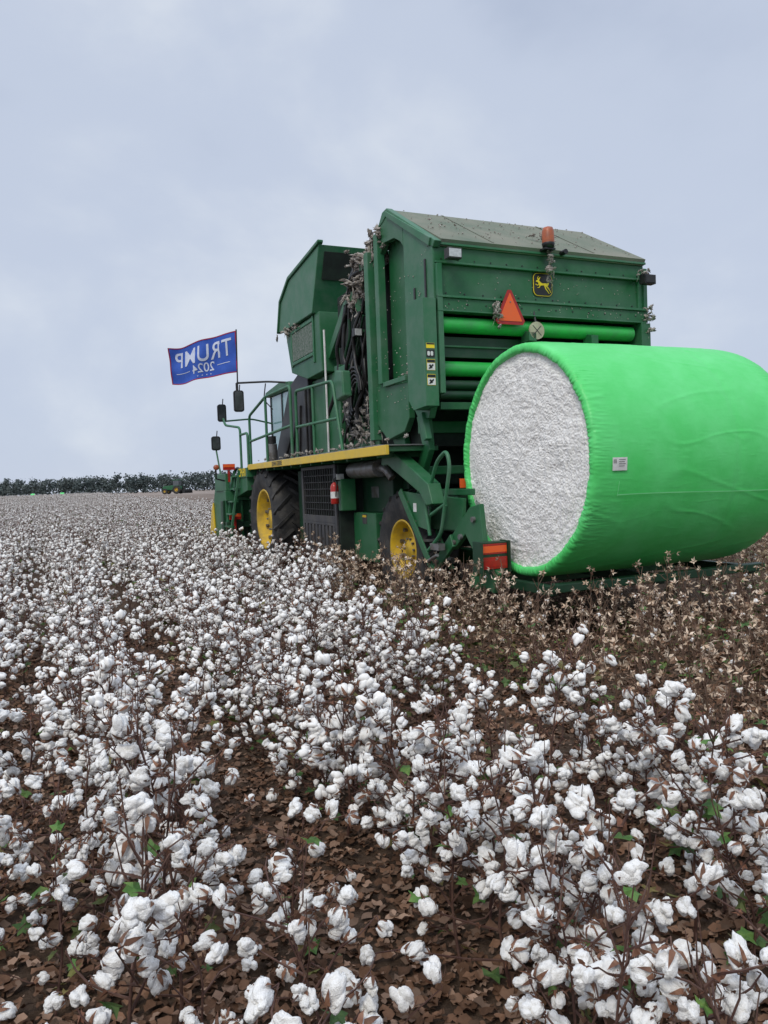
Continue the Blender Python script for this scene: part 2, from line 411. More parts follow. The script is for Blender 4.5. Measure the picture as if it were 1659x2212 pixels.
GRP = 'unpicked cotton plants standing in rows'
LAB = 'brown cotton plant loaded with open white bolls'
white = []; picked = []
r = random.Random(11)
U0 = -3.26
def addw(u, v, jit=True):
    du = r.gauss(0, .135) if (r.random() < .80 or not jit) else r.uniform(-.48, .48)
    if u > U0-.1: du = min(du, .16)
    x, y = l2w(u+du, v+r.uniform(-.05, .05))
    if y < 1.15 or y > 185 or abs(x) > 0.56*y+0.1: return
    if math.hypot(x, y) < 1.3: return
    if noise.noise(Vector((x*.8, y*.8, 3))) < -0.47: return
    white.append((y, x, u, v))
for k in range(0, 170):
    u = U0-0.965*k; v = -8.0
    while v < 215:
        y = l2w(u, v)[1]
        v += (0.112 if y < 14 else (0.155 if y < 40 else (0.3 if y < 90 else 0.45)))*r.uniform(.5, 1.5)
        addw(u, v)
v = 2.2
while v < 12:
    v += .12*r.uniform(.5, 1.5); addw(-2.36, v, False)
for k in range(1, 9):
    u = U0+0.965*k; v = 11.6
    while v < 200:
        y = l2w(u, v)[1]
        v += (0.18 if y < 40 else (0.3 if y < 90 else 0.45))*r.uniform(.6, 1.4)
        addw(u, v)
white.sort()
u = U0+.95
while u < 22:
    v = -7.5
    while v < 45:
        x, y = l2w(u+r.gauss(0, .12), v+r.uniform(-.05, .05))
        sp = 0.10 if y < 13 else 0.2
        v += sp*r.uniform(.6, 1.4)
        if y < 1.9 or y > 45 or x > 0.58*y+.3 or x < -0.2*y: continue
        if abs(u) < 2.4 and v > 9.2: continue
        if u < -2.2 and v > 2.6: continue
        picked.append((y, x, u, v))
    u += 0.965
v = -.5
while v < 5:
    v += .17*r.uniform(.6, 1.4); x, y = l2w(-1.86+r.gauss(0, .07), v); picked.append((y, x, -1.86, v))
picked.sort()
print('WHITE', len(white), 'PICKED', len(picked))

HIM = [HI[i].mesh('cotton_boll', ['cotton', 'bur']) for i in range(len(HI))]
protos = []
for s in range(10):
    st, fo, bl = plant(100+s)
    protos.append((st.mesh('cotton_plant', ['stem']), fo.mesh('foliage', ['dryleaf', 'greenleaf']), bl))
def single(seed, lod):
    st, fo, bl = plant(seed); g = B()
    g.merge(st, Matrix.Identity(4)); g.merge(fo, Matrix.Identity(4), 3)
    for Mx, q in bl: g.merge(lod[q % len(lod)], Mx, 1)
    return g.mesh('cotton_plant', ['stem', 'cottonlow', 'bur', 'dryleaf', 'greenleaf'])
MIDM = [single(200+s, MID) for s in range(10)]
LOWM = [single(300+s, LOW) for s in range(4)]
def single_p(seed):
    st, fo, bl = plant(seed, True); g = B()
    g.merge(st, Matrix.Identity(4)); g.merge(fo, Matrix.Identity(4), 2)
    for Mx, q in bl:
        g.merge(OB[q % len(OB)], Mx, 1)
        if q < 9: g.merge(LOW[q % 4], Mx @ Matrix.Scale(0.5, 4), 4)
    return g.mesh('picked_cotton_plant', ['pstem', 'openbur', 'dryleaf', 'greenleaf', 'cottonlow', 'bur'])
PICM = [single_p(400+s) for s in range(9)]

def setlab(o, lab, cat, grp=None):
    o['label'] = lab; o['category'] = cat
    if grp: o['group'] = grp
nhi = 0; srcs = {}
for i, (y, x, u, v) in enumerate(white[:300]):
    rz = r.uniform(0, 6.28); s = r.uniform(.76, 1.05)
    if y < 3.2:
        sm, fm, bl = protos[i % 10]
        o = bpy.data.objects.new('cotton_plant', sm); COL.objects.link(o)
        f = bpy.data.objects.new('foliage', fm); COL.objects.link(f); f.parent = o
        for Mx, q in bl:
            b = bpy.data.objects.new('cotton_boll', HIM[q % len(HIM)]); COL.objects.link(b)
            b.parent = o; b.matrix_local = Mx
        nhi += 1
    else:
        me = MIDM[i % 10]
        o = bpy.data.objects.new('cotton_plant', me); COL.objects.link(o)
        srcs[me.name] = o
    o.location = (x, y, gz(y)); o.rotation_euler = (r.uniform(-.1, .1), r.uniform(-.1, .1), rz); o.scale = (s, s, s)
    setlab(o, LAB, 'cotton plant', GRP)
lows = []
for j, me in enumerate(LOWM):
    y, x, u, v = white[300+j]
    o = bpy.data.objects.new('cotton_plant', me); COL.objects.link(o); o.location = (x, y, 0)
    setlab(o, LAB, 'cotton plant', GRP); lows.append(o)
def pscale(u, v):
    s = r.uniform(.80, 1.04)
    if abs(u) < 1.4 and v > -.95: s *= 0.55
    elif u > 0 and -2.5 < v: s *= .9
    return s
psrc = []
for i, (y, x, u, v) in enumerate(picked[:300]):
    me = PICM[i % 9]
    o = bpy.data.objects.new('picked_cotton_plant', me); COL.objects.link(o)
    s = pscale(u, v)
    o.location = (x, y, 0); o.rotation_euler = (r.uniform(-.1, .1), r.uniform(-.1, .1), r.uniform(0, 6.28)); o.scale = (s, s, s)
    setlab(o, 'harvested brown cotton stalk with empty tan burs', 'cotton plant', 'harvested cotton stalks standing in rows')
    if i < 9: psrc.append(o)

def scatter(name, pts, srcobjs, lab):
    me = bpy.data.meshes.new(name); me.from_pydata([p[0] for p in pts], [], [])
    ar = me.attributes.new('rot', 'FLOAT_VECTOR', 'POINT'); ar.data.foreach_set('vector', [c for p in pts for c in p[1]])
    as_ = me.attributes.new('scl', 'FLOAT', 'POINT'); as_.data.foreach_set('value', [p[2] for p in pts])
    ai = me.attributes.new('idx', 'INT', 'POINT'); ai.data.foreach_set('value', [p[3] for p in pts])
    ob = bpy.data.objects.new(name, me); COL.objects.link(ob)
    ng = bpy.data.node_groups.new(name, 'GeometryNodeTree')
    ng.interface.new_socket('Geometry', in_out='INPUT', socket_type='NodeSocketGeometry')
    ng.interface.new_socket('Geometry', in_out='OUTPUT', socket_type='NodeSocketGeometry')
    N = ng.nodes; L = ng.links
    gi = N.new('NodeGroupInput'); go = N.new('NodeGroupOutput'); ip = N.new('GeometryNodeInstanceOnPoints')
    jn = N.new('GeometryNodeJoinGeometry')
    for s in srcobjs:
        oi = N.new('GeometryNodeObjectInfo'); oi.inputs['Object'].default_value = s; oi.inputs['As Instance'].default_value = True
        oi.transform_space = 'ORIGINAL'; L.new(oi.outputs['Geometry'], jn.inputs[0])
    def na(nm, dt):
        n = N.new('GeometryNodeInputNamedAttribute'); n.data_type = dt; n.inputs['Name'].default_value = nm
        return [o for o in n.outputs if o.enabled and o.name == 'Attribute'][0]
    L.new(gi.outputs[0], ip.inputs['Points']); L.new(jn.outputs[0], ip.inputs['Instance'])
    ip.inputs['Pick Instance'].default_value = True
    L.new(na('idx', 'INT'), ip.inputs['Instance Index']); L.new(na('rot', 'FLOAT_VECTOR'), ip.inputs['Rotation']); L.new(na('scl', 'FLOAT'), ip.inputs['Scale'])
    L.new(ip.outputs[0], go.inputs[0])
    md = ob.modifiers.new('scatter', 'NODES'); md.node_group = ng
    ob['kind'] = 'stuff'; ob['label'] = lab
    return ob
mids = list(srcs.values())
pts = []; ptl = []
for (y, x, u, v) in white[304:]:
    s = r.uniform(.78, 1.06)*(1 if y < 40 else (1.15 if y < 90 else 1.3))
    rot = (r.uniform(-.1, .1), r.uniform(-.1, .1), r.uniform(0, 6.28))
    if y < 18: pts.append(((x, y, gz(y)), rot, s, r.randrange(len(mids))))
    else: ptl.append(((x, y, gz(y)), rot, s, r.randrange(len(lows))))
scatter('cotton_field_growth', pts, mids, 'dense rows of white cotton plants')
scatter('cotton_field_growth_beyond', ptl, lows, 'distant rows of white cotton plants')
pp = [((x, y, 0), (r.uniform(-.1, .1), r.uniform(-.1, .1), r.uniform(0, 6.28)), pscale(u, v), r.randrange(len(psrc))) for (y, x, u, v) in picked[300:]]
scatter('picked_cotton_growth', pp, psrc, 'rows of harvested brown cotton stalks')

# ------------------------------------------------------------ distant wood
def wood():
    r = random.Random(5); g = B(); vs = []; fs = []
    for row in range(3):
        x = -520
        while x < 520:
            x += r.uniform(3.0, 7.5); y = 536 + row*13 + r.uniform(-7, 7) + 0.03*x
            H = r.uniform(10.0, 14.5)*(1+0.2*noise.noise(Vector((x*.018, row*.3, 0))))+row*.8; W = r.uniform(6, 11)
            blobs = [(x+r.uniform(-W*.5, W*.5), y+r.uniform(-3, 3), H*r.uniform(.3, .86), r.uniform(1.6, 3.2)) for _ in range(7)]
            blobs += [(x, y, H*.25, 3.4), (x+2, y-2, 2.0, 3)]
            for bx, by, bz, br in blobs:
                for k in range(24):
                    d = Vector((r.gauss(0, 1), r.gauss(0, 1), r.gauss(0, .8))).normalized()
                    c = Vector((bx, by, bz+.7)) + d*br*r.uniform(.3, 1.25)
                    s = r.uniform(.2, .7)
                    n = (d+Vector((r.uniform(-.8, .8), r.uniform(-.8, .8), r.uniform(-.8, .8)))).normalized()
                    a = n.orthogonal().normalized(); b = n.cross(a)
                    o = len(vs)
                    for q, w_ in ((-1, -.8), (.9, -1), (1.1, .7), (-.6, 1)): vs.append(c+a*q*s+b*w_*s)
                    fs.append((o, o+1, o+2, o+3))
    g.add(vs, fs, 0)
    o = g.obj('distant_wood', ['foliage']); o['kind'] = 'stuff'; o['label'] = 'dark treeline beyond the field'
wood()

# ------------------------------------------------------------ distant bales + tractor
def farbale(x, y):
    g = B(); R = 1.15
    g.lathe([(-1.2, R*.9), (-1.15, R*.98), (-1.0, R), (0, R*1.01), (1.0, R), (1.15, R*.98), (1.2, R*.9)], (0, 0, R), 'x', 32, 0)
    e = B(); e.lathe([(-1.22, 0.01), (-1.23, .5), (-1.2, R*.91)], (0, 0, R), 'x', 32, 0)
    e2 = B(); e2.lathe([(1.22, 0.01), (1.23, .5), (1.2, R*.91)], (0, 0, R), 'x', 32, 0)
    root = empty('cotton_bale', (x, y, gz(y)), rz=0.3)
    g.obj('wrap', ['wrap'], root); e.obj('cotton_end', ['cottonlow'], root); e2.obj('cotton_end', ['cottonlow'], root)
    setlab(root, 'green wrapped round cotton bale standing far out on the field', 'cotton bale', 'wrapped bales dropped on the far field')
farbale(-226, 496); farbale(-207, 496)

def wheel(parent, name, c, R, W, side, lugs=20, rimr=0.55, seg=56):
    root = empty(name, c, parent)
    t = B(); h = W/2
    t.lathe([(-h*.8, R*rimr), (-h*.98, R*.70), (-h, R*.86), (-h*.86, R*.955), (-h*.4, R*.975), (0, R*.98), (h*.4, R*.975), (h*.86, R*.955), (h, R*.86), (h*.98, R*.70), (h*.8, R*rimr)], (0, 0, 0), 'x', seg, 0)
    for k in range(lugs):
        for sd, of in ((1, 0), (-1, .5)):
            a = 2*math.pi*(k+of)/lugs
            pts = []
            for i, (ax, rr, da) in enumerate([(-.04, .985, 0), (.4, .985, .12), (.8, .965, .24), (1.0, .88, .33)]):
                w_ = a + da; pts.append((sd*ax*h, rr*R*math.cos(w_), rr*R*math.sin(w_)))
            t.tube(pts, R*.038, 4, 0)
    t.obj('tyre', ['rubber'], root)
    m = B(); s = side
    m.lathe([(s*h*.80, R*rimr*1.02), (s*h*.86, R*rimr*1.0), (s*h*.80, R*rimr*.93), (s*h*.25, R*rimr*.86), (s*h*.15, R*rimr*.7), (s*h*.05, R*rimr*.45), (s*h*.35, R*rimr*.40), (s*h*.45, R*rimr*.30), (s*h*.48, 0.001)], (0, 0, 0), 'x', 40, 0)
    m.lathe([(-s*h*.80, R*rimr*1.02), (-s*h*.5, R*rimr*.9), (-s*h*.2, R*rimr*.7), (-s*h*.2, .001)], (0, 0, 0), 'x', 40, 0)
    for k in range(10):
        a = 2*math.pi*k/10
        c_ = (R*rimr*.36*math.cos(a), R*rimr*.36*math.sin(a))
        m.tube([(s*h*.40, *c_), (s*h*.52, *c_)], R*.02, 6, 1)
        c_ = (R*rimr*.78*math.cos(a+.3), R*rimr*.78*math.sin(a+.3))
        m.tube([(s*h*.16, *c_), (s*h*.40, *c_)], R*.035, 6, 1)
    m.obj('rim', ['rim', 'steel'], root)
    return root

def tractor():
    y = 168; root = empty('tractor', (-45.4, y, gz(y)+.1), rz=math.radians(80))
    b = B(); b.px([(-.6, .9), (-.6, 1.9), (.2, 1.95), (2.6, 1.75), (2.75, 1.3), (2.6, .95)], -.42, .42, 0); b.box(-.3, .3, -1.4, 2.4, .6, .95, 1)
    b.obj('hood', ['green', 'black'], root, .03)
    c = B(); c.box(-.8, .8, -1.3, .3, 2.95, 3.1, 0); c.box(-.75, .75, -1.3, .2, 1.0, 1.7, 0)
    for x in (-.75, .7):
        for yy in (-1.25, .15): c.box(x, x+.06, yy, yy+.06, 1.7, 2.95, 1)
    c.obj('cab', ['green', 'black'], root, .02)
    w_ = B(); w_.box(-.70, .69, -1.2, .14, 1.7, 2.94, 0); w_.obj('window', ['mirror'], root)
    for a, b_ in ((-1.3, -.8), (.8, 1.3)):
        f = B(); f.box(a, b_, -1.6, -.2, 1.75, 1.82, 0); f.obj('mudguard', ['green'], root)
    for s in (-1, 1):
        wheel(root, 'rear_wheel', (s*1.05, -.8, .92), .92, .5, s, 14, .42, 32)
        wheel(root, 'front_wheel', (s*.95, 2.0, .62), .62, .35, s, 14, .42, 32)
    e = B(); e.tube([(.35, 1.0, 1.8), (.35, 1.0, 2.7)], .05, 8); e.obj('exhaust_pipe', ['black'], root)
    t = B(); t.box(-2.2, 2.2, -3.0, -2.7, .7, .85, 0); t.box(-.06, .06, -2.7, -1.4, .6, .7, 0)
    for k in range(9): t.box(-2.1+k*.5, -2.02+k*.5, -3.1, -2.6, .1, .7, 0)
    t.obj('implement', ['black'], root)
    setlab(root, 'green farm tractor with yellow wheels on the far field edge', 'tractor')
tractor()

# ------------------------------------------------------------ round bale
def bale():
    root = empty('cotton_bale', (ORG.x, ORG.y, 0.60), rz=HEAD)
    R = 1.125; zc = 1.11
    g = B(); NA = 1000
    us_ = [-1.200, -1.222, -1.236, -1.243, -1.246, -1.244, -1.237, -1.222, -1.200, -1.165, -1.12, -1.07, -1.03, -.99, -.94, -.9]
    rb = [1.022, 1.026, 1.032, 1.044, 1.060, 1.077, 1.093, 1.106, 1.114, 1.119, 1.122, 1.124, 1.125, 1.125, 1.125, 1.125]
    us_ += [-.9 + (1.9*k/50) for k in range(1, 51)]; rb += [1.125]*50
    us_ += [1.06, 1.12, 1.18, 1.22, 1.24, 1.245, 1.22]; rb += [1.12, 1.112, 1.095, 1.07, 1.04, 1.01, .97]
    vs = []
    for i, (u, rr) in enumerate(zip(us_, rb)):
        dd = (u+1.25) if u < 0 else (1.25-u)
        edge = max(0, 1-dd/.45)**1.6
        lip = max(0, 1-dd/.06)
        for k in range(NA):
            a = 2*math.pi*k/NA
            ca, sa = math.cos(a), math.sin(a)
            tw = a + 1.3*dd + .10*noise.noise(Vector((ca*4, sa*4, u*4)))
            ct, st_ = math.cos(tw), math.sin(tw)
            w1 = noise.noise(Vector((ct*26, st_*26, u*1.6))); w2 = noise.noise(Vector((ct*70, st_*70, u*3)))
            ridge = max(0, 1-abs(w1)*3.0)**2
            amt = .6+.9*noise.noise(Vector((ca*2, sa*2, 7)))
            wr = ((ridge-.3)*.009*edge + w2*.003*edge)*amt + w2*.008*lip + w1*.012*lip
            big = noise.noise(Vector((ca*1.5, sa*1.5, u*1.2)))*.008
            c1 = abs(noise.noise(Vector((ca*2.2+5, sa*2.2, u*.9+ca)))); big += .0035*max(0, 1-c1*22)
            c2 = abs(noise.noise(Vector((ca*1.2, sa*1.2+9, u*3.0)))); big += .0025*max(0, 1-c2*24)
            c3 = abs(noise.noise(Vector((ca*5, sa*5+3, u*4.5)))); big += .0015*max(0, 1-c3*20)
            if abs(u-.38) < .02: big -= .006
            q = rr+wr+big
            du = noise.noise(Vector((ca*9, sa*9, 4)))*.008*edge + w2*.010*lip
            z = q*sa
            if sa < -.86: z = max(z, -R*.985)
            vs.append((u+du, q*ca, zc+z))
    fs = []
    for i in range(len(us_)-1):
        for k in range(NA):
            k2 = (k+1) % NA; fs.append((i*NA+k, (i+1)*NA+k, (i+1)*NA+k2, i*NA+k2))
    g.add(vs, fs, 0, True)
    g.obj('wrap', ['wrap'], root)
    for side in (-1, 1):
        f = B(); NR, NT = (180, 860) if side < 0 else (12, 80)
        vs = []
        for i in range(NR+1):
            rr = 1.06*(i/NR)**.75
            for k in range(NT):
                a = 2*math.pi*k/NT; y, z = rr*math.cos(a), rr*math.sin(a)
                d = 0.045*(1-(rr/1.06)**2)
                if side < 0:
                    wx = y+.05*noise.noise(Vector((y*4, z*4, 11))); wz = z+.05*noise.noise(Vector((y*4, z*4, 21)))
                    rw = math.hypot(wx, wz)
                    aw = math.atan2(wz, wx)
                    d += .005*noise.noise(Vector((rw*26, math.cos(aw)*3, math.sin(aw)*3)))
                    d += .016*noise.noise(Vector((wx*4, wz*4, 1))) + .008*noise.noise(Vector((wx*17, wz*17, 5))) + .007*noise.noise(Vector((y*50, z*50, 2))) + .005*noise.noise(Vector((y*105, z*105, 8)))
                vs.append((side*(1.200+d), y, zc+z))
        fs = []
        for i in range(NR):
            for k in range(NT):
                k2 = (k+1) % NT; fs.append((i*NT+k, i*NT+k2, (i+1)*NT+k2, (i+1)*NT+k))
        f.add(vs, fs, 0, True); f.obj('cotton_end', ['baleface'], root)
    s = B(); vs = []; n = 60
    RS = 1.139
    for k in range(n+1):
        u = -1.0+2.1*k/n
        for da in (-.0045, .0045):
            a = math.radians(198)+da+.012*math.sin(u*2)
            vs.append((u, RS*math.cos(a), zc+RS*math.sin(a)))
    s.add(vs, [(2*k, 2*k+1, 2*k+3, 2*k+2) for k in range(n)], 0, True)
    vs = []
    for k in range(12):
        a = math.radians(198-1.2*k/2)
        for u in (-1.0, -.994): vs.append((u, RS*math.cos(a), zc+RS*math.sin(a)))
    s.add(vs, [(2*k, 2*k+1, 2*k+3, 2*k+2) for k in range(11)], 0)
    s.obj('seam', ['wrapseam'], root)
    t = B()
    def onb(u, z, off=0):
        a = math.pi - math.asin(z/1.14); return (u, (1.139+off)*math.cos(a), zc+(1.139+off)*math.sin(a))
    def patch(u0, u1, z0, z1, m, off):
        vs = []
        for i in range(5):
            zz = z0+(z1-z0)*i/4
            vs += [onb(u0, zz, off), onb(u1, zz, off)]
        t.add(vs, [(2*i, 2*i+1, 2*i+3, 2*i+2) for i in range(4)], m)
    patch(-1.08, -.925, -.135, -.025, 0, 0)
    for k in range(4): patch(-1.015, -.945-.01*(k % 2), -.045-.018*k, -.041-.018*k, 1, .003)
    for k in range(3): patch(-1.07+.012*k, -1.065+.012*k, -.075, -.04, 1, .003)
    t.obj('sticker', ['white', 'dgrey'], root)
    setlab(root, 'large round cotton bale in bright green wrap resting on the handler', 'cotton bale')
bale()

# ------------------------------------------------------------ cotton picker
P = empty('cotton_picker', (ORG.x, ORG.y, 0), rz=HEAD)
setlab(P, 'green self-propelled cotton picker with yellow wheels standing in cotton', 'cotton picker')

g = B(); g.box(-.95, .95, 1.9, 9.2, .85, 1.45, 0); g.box(-1.25, 1.25, 2.05, 2.3, .72, .9, 0)
g.box(-1.3, 1.3, 7.3, 7.7, .8, 1.1, 0); g.box(-1.2, 1.2, 2.6, 7.0, 1.45, 1.9, 0)
g.obj('chassis', ['dgreen'], P, .01)

for s in (-1, 1):
    g = B()
    def X(a, b): return (a, b) if s > 0 else (-b, -a)
    a, b = X(1.38, 1.46)
    g.px([(1.24, 2.6), (1.22, 4.12), (1.95, 4.55), (1.95, 2.55), (1.7, 2.25), (1.45, 2.25)], a, b, 1)
    g.px([(1.953, 4.30), (1.953, 4.55), (2.37, 4.80), (2.62, 4.72), (2.62, 4.4), (2.5, 4.5), (2.2, 4.47), (2.03, 4.38)], a, b, 0)
    a2, b2 = X(1.28, 1.33)
    g.box(a2, b2, 1.95, 2.65, 2.7, 4.6, 0)
    g.px([(1.953, 2.3), (1.953, 2.72), (2.9, 2.78), (2.9, 2.3), (2.6, 2.08), (2.1, 2.15)], a, b, 0)
    a3, b3 = X(1.40, 1.50); g.box(a3, b3, 2.62, 2.74, 2.79, 4.66, 1)
    a3, b3 = X(1.36, 1.44); g.box(a3, b3, 2.74, 2.88, 2.2, 4.6, 0)
    a3, b3 = X(1.39, 1.52); g.box(a3, b3, 2.90, 3.03, 2.1, 4.5, 1)
    a3, b3 = X(1.461, 1.50); g.box(a3, b3, 1.95, 2.6, 2.74, 2.80, 1)
    a3, b3 = X(1.461, 1.475); g.box(a3, b3, 1.38, 1.42, 3.35, 4.0, 2); g.box(a3, b3, 1.66, 1.70, 3.55, 3.75, 2)
    a3, b3 = X(1.461, 1.49); g.px([(1.26, 4.10), (2.36, 4.77), (2.36, 4.84), (1.22, 4.18)], a3, b3, 1)
    g.obj('chamber_side', ['green', 'green2', 'black'], P, .012)

g = B(); g.box(-1.27, 1.27, 1.75, 4.7, 1.95, 4.35, 0); g.box(-1.1, 1.1, 2.1, 3.0, 1.5, 1.95, 0)
g.obj('chamber_dark_fill', ['dark_fill'], P)  # solid near-black block added to keep light out of the chamber

g = B()
g.px([(1.16, 4.16), (2.37, 4.865), (2.46, 4.865), (3.1, 4.66), (3.1, 4.61), (2.45, 4.80), (1.20, 4.09)], -1.38, 1.45, 0)
for u in (-.7, .7): g.prism([(u-.012, 1.2, 4.187), (u+.012, 1.2, 4.187), (u+.012, 2.37, 4.87), (u-.012, 2.37, 4.87)], (0, 0, .004), 0)
g.obj('roof', ['roof'], P, .008)
g = B()
g.px([(1.14, 4.13), (2.37, 4.88), (2.5, 4.87), (2.66, 4.72), (2.5, 4.75), (2.37, 4.80), (1.2, 4.07)], -1.47, -1.382, 0)
g.obj('gable_trim', ['green2'], P, .01)

# rear gate
g = B()
g.box(-1.44, 1.44, 1.22, 1.32, 3.935, 4.10, 0)
g.box(-1.46, 1.46, 1.17, 1.30, 4.10, 4.125, 1)
g.box(-1.44, 1.44, 1.20, 1.32, 3.912, 3.933, 1)
g.box(-1.42, 1.42, 1.25, 1.32, 3.56, 3.910, 0)
g.box(-1.44, 1.44, 1.165, 1.30, 3.535, 3.558, 1)
g.box(-1.44, 1.44, 1.19, 1.30, 3.40, 3.533, 0)
g.box(-1.44, 1.44, 1.165, 1.30, 3.385, 3.398, 1)
g.box(1.36, 1.50, 1.16, 1.5, 2.3, 3.383, 0); g.box(1.445, 1.50, 1.20, 1.5, 3.4, 4.06, 1)
g.box(-1.45, -1.36, 1.23, 1.5, 2.5, 3.383, 0)
g.px([(1.18, 2.36), (1.18, 3.52), (1.62, 3.56), (1.62, 2.46), (1.50, 2.34)], -1.62, -1.463, 1)
g.box(-1.355, 1.355, 1.36, 1.40, 2.92, 3.15, 3)
g.box(-1.355, 1.355, 1.335, 1.359, 3.03, 3.05, 0)
g.box(-1.35, 1.35, 1.36, 1.44, 2.34, 2.42, 0)
g.box(-1.44, -1.38, 1.17, 1.22, 2.5, 3.9, 1)
for k in range(12):
    for zz in (3.47, 3.60):
        u = -1.3+k*.236; g.tube([(u, 1.19 if zz < 3.5 else 1.25, zz), (u, 1.183 if zz < 3.5 else 1.243, zz)], .009, 8, 2)
for k in range(14): g.tube([(-1.36+k*.209, 1.22, 3.96), (-1.36+k*.209, 1.213, 3.96)], .008, 8, 2)
for u in (.58, -.3): g.px([(1.14, 3.1), (1.14, 3.2), (1.3, 3.24), (1.3, 3.1)], u, u+.1, 0)
gate = g.obj('rear_gate', ['green', 'green2', 'black', 'dgreen'], P, .008)
def roller(u0, u1, v, z, rad, m):
    g = B(); g.tube([(u0, v, z), (u1, v, z)], rad, 24, 0); g.tube([(u0-.04, v, z), (u0, v, z)], rad*.4, 12, 1); g.tube([(u1, v, z), (u1+.04, v, z)], rad*.4, 12, 1)
    g.obj('roller', [m, 'steel'], gate)
roller(-1.36, 1.30, 1.30, 3.265, .088, 'roller'); roller(-1.36, 1.34, 1.42, 2.80, .085, 'roller'); roller(-1.36, 1.34, 1.40, 2.615, .055, 'dgreen')
roller(-1.36, 1.34, 1.38, 2.50, .05, 'dgreen')
g = B()
def tri(w_, h_, cx, cz, cut):
    pts = [(-w_/2, -h_/2), (w_/2, -h_/2), (0, h_/2)]; out = []
    for i in range(3):
        a = Vector(pts[i]); p = Vector(pts[i-1]); q = Vector(pts[(i+1) % 3])
        out += [a+(p-a).normalized()*cut, a+(q-a).normalized()*cut]
    return [(o[0]+cx, o[1]+cz) for o in out]
g.py(tri(.43, .43, -.548, 3.485, .05), 1.135, 1.145, 0); g.py(tri(.31, .32, -.548, 3.467, .01), 1.130, 1.1345, 1)
g.tube([(-.548, 1.145, 3.42), (-.548, 1.2, 3.42)], .015, 8, 2); g.tube([(-.548, 1.129, 3.52), (-.548, 1.122, 3.52)], .008, 8, 2)
g.obj('hazard_triangle', ['redrefl', 'orange', 'steel'], gate)
g = B(); g.tube([(-.19, 1.14, 3.22), (-.19, 1.16, 3.22)], .10, 32, 0)
for s in (-1, 1): g.prism([(-.19-.055*s-.006, 1.137, 3.165), (-.19-.055*s+.006, 1.137, 3.165), (-.19+.055*s+.006, 1.137, 3.275), (-.19+.055*s-.006, 1.137, 3.275)], (0, .0025, 0), 1)
g.tube([(-.19, 1.16, 3.3), (-.19, 1.2, 3.45)], .012, 8, 1)
g.obj('round_cover', ['disc', 'dgrey'], gate)
g = B()
def rrect(w_, h_, rad, cx, cz, n=6):
    out = []
    for cxx, czz, a0 in ((w_/2-rad, h_/2-rad, 0), (-w_/2+rad, h_/2-rad, 90), (-w_/2+rad, -h_/2+rad, 180), (w_/2-rad, -h_/2+rad, 270)):
        for k in range(n+1):
            a = math.radians(a0+90*k/n); out.append((cx+cxx+rad*math.cos(a), cz+czz+rad*math.sin(a)))
    return out
ex, ez = -.025, 3.772
g.py(rrect(.275, .275, .065, ex, ez), 1.240, 1.2495, 0); g.py(rrect(.262, .262, .060, ex, ez), 1.236, 1.2395, 1); g.py(rrect(.246, .246, .053, ex, ez), 1.232, 1.2355, 0)
def poly(pts, sc=.215): g.py([(ex+p[0]*sc, ez-.002+p[1]*sc*1.0) for p in pts], 1.228, 1.2315, 1)
poly([(-.46, .17), (-.38, .23), (-.30, .24), (-.22, .18), (-.14, .10), (.0, .07), (.16, .09), (.27, .08), (.36, .15), (.38, .08), (.33, .0), (.30, -.08), (.20, -.10), (.06, -.03), (-.10, -.04), (-.22, -.08), (-.29, -.02), (-.30, .07), (-.35, .13), (-.45, .14)])
poly([(-.33, .23), (-.36, .34), (-.30, .44), (-.28, .43), (-.32, .35), (-.28, .30), (-.18, .40), (-.16, .39), (-.22, .28), (-.26, .23)])
poly([(-.24, .0), (-.36, -.06), (-.48, -.02), (-.50, .01), (-.47, .02), (-.36, -.02), (-.26, .03)])
poly([(-.17, -.06), (-.24, -.17), (-.36, -.19), (-.37, -.165), (-.26, -.14), (-.21, -.04)])
poly([(.23, -.08), (.34, -.12), (.44, -.26), (.50, -.40), (.47, -.41), (.39, -.27), (.29, -.17), (.20, -.10)])
poly([(.14, -.06), (.20, -.20), (.32, -.34), (.40, -.45), (.37, -.46), (.27, -.35), (.14, -.22), (.07, -.05)])
g.obj('emblem', ['black', 'dyellow'], gate)
for z0, k in ((2.98, 0), (2.88, 1), (2.74, 2), (2.58, 3)):
    g = B(); h_ = .055 if k == 0 else (.085 if k == 1 else .12)
    g.box(-1.60, -1.50, 1.176, 1.1795, z0, z0+h_, 1 if k != 1 else 2)
    if k == 1:
        for uu in (-1.585, -1.545): g.py(rrect(.03, .05, .014, uu+.01, z0+.042), 1.1735, 1.1755, 0)
    else:
        g.box(-1.597, -1.503, 1.1735, 1.1755, z0+h_*.70, z0+h_*.96, 2)
        if k > 1:
            g.box(-1.597, -1.503, 1.1735, 1.1755, z0+.004, z0+h_*.66, 0)
            g.prism([(-1.585, 1.171, z0+.02), (-1.565, 1.171, z0+.015), (-1.52, 1.171, z0+.055), (-1.53, 1.171, z0+.07)], (0, .002, 0), 2)
            g.prism([(-1.58, 1.171, z0+.055), (-1.56, 1.171, z0+.065), (-1.535, 1.171, z0+.03), (-1.55, 1.171, z0+.02)], (0, .002, 0), 2)
    g.obj('warning_decal', ['white', 'dyellow', 'black'], gate)
g = B(); g.lathe([(0, .07), (.02, .072), (.14, .068), (.18, .055), (.20, .0)], (-.03, 1.10, 4.20), 'z', 24, 0); g.lathe([(-.05, .0), (-.05, .06), (0, .075), (0.01, .07)], (-.03, 1.10, 4.20), 'z', 20, 1)
g.box(-.10, .04, 1.06, 1.22, 4.13, 4.149, 1); g.obj('beacon', ['amber', 'black'], gate)
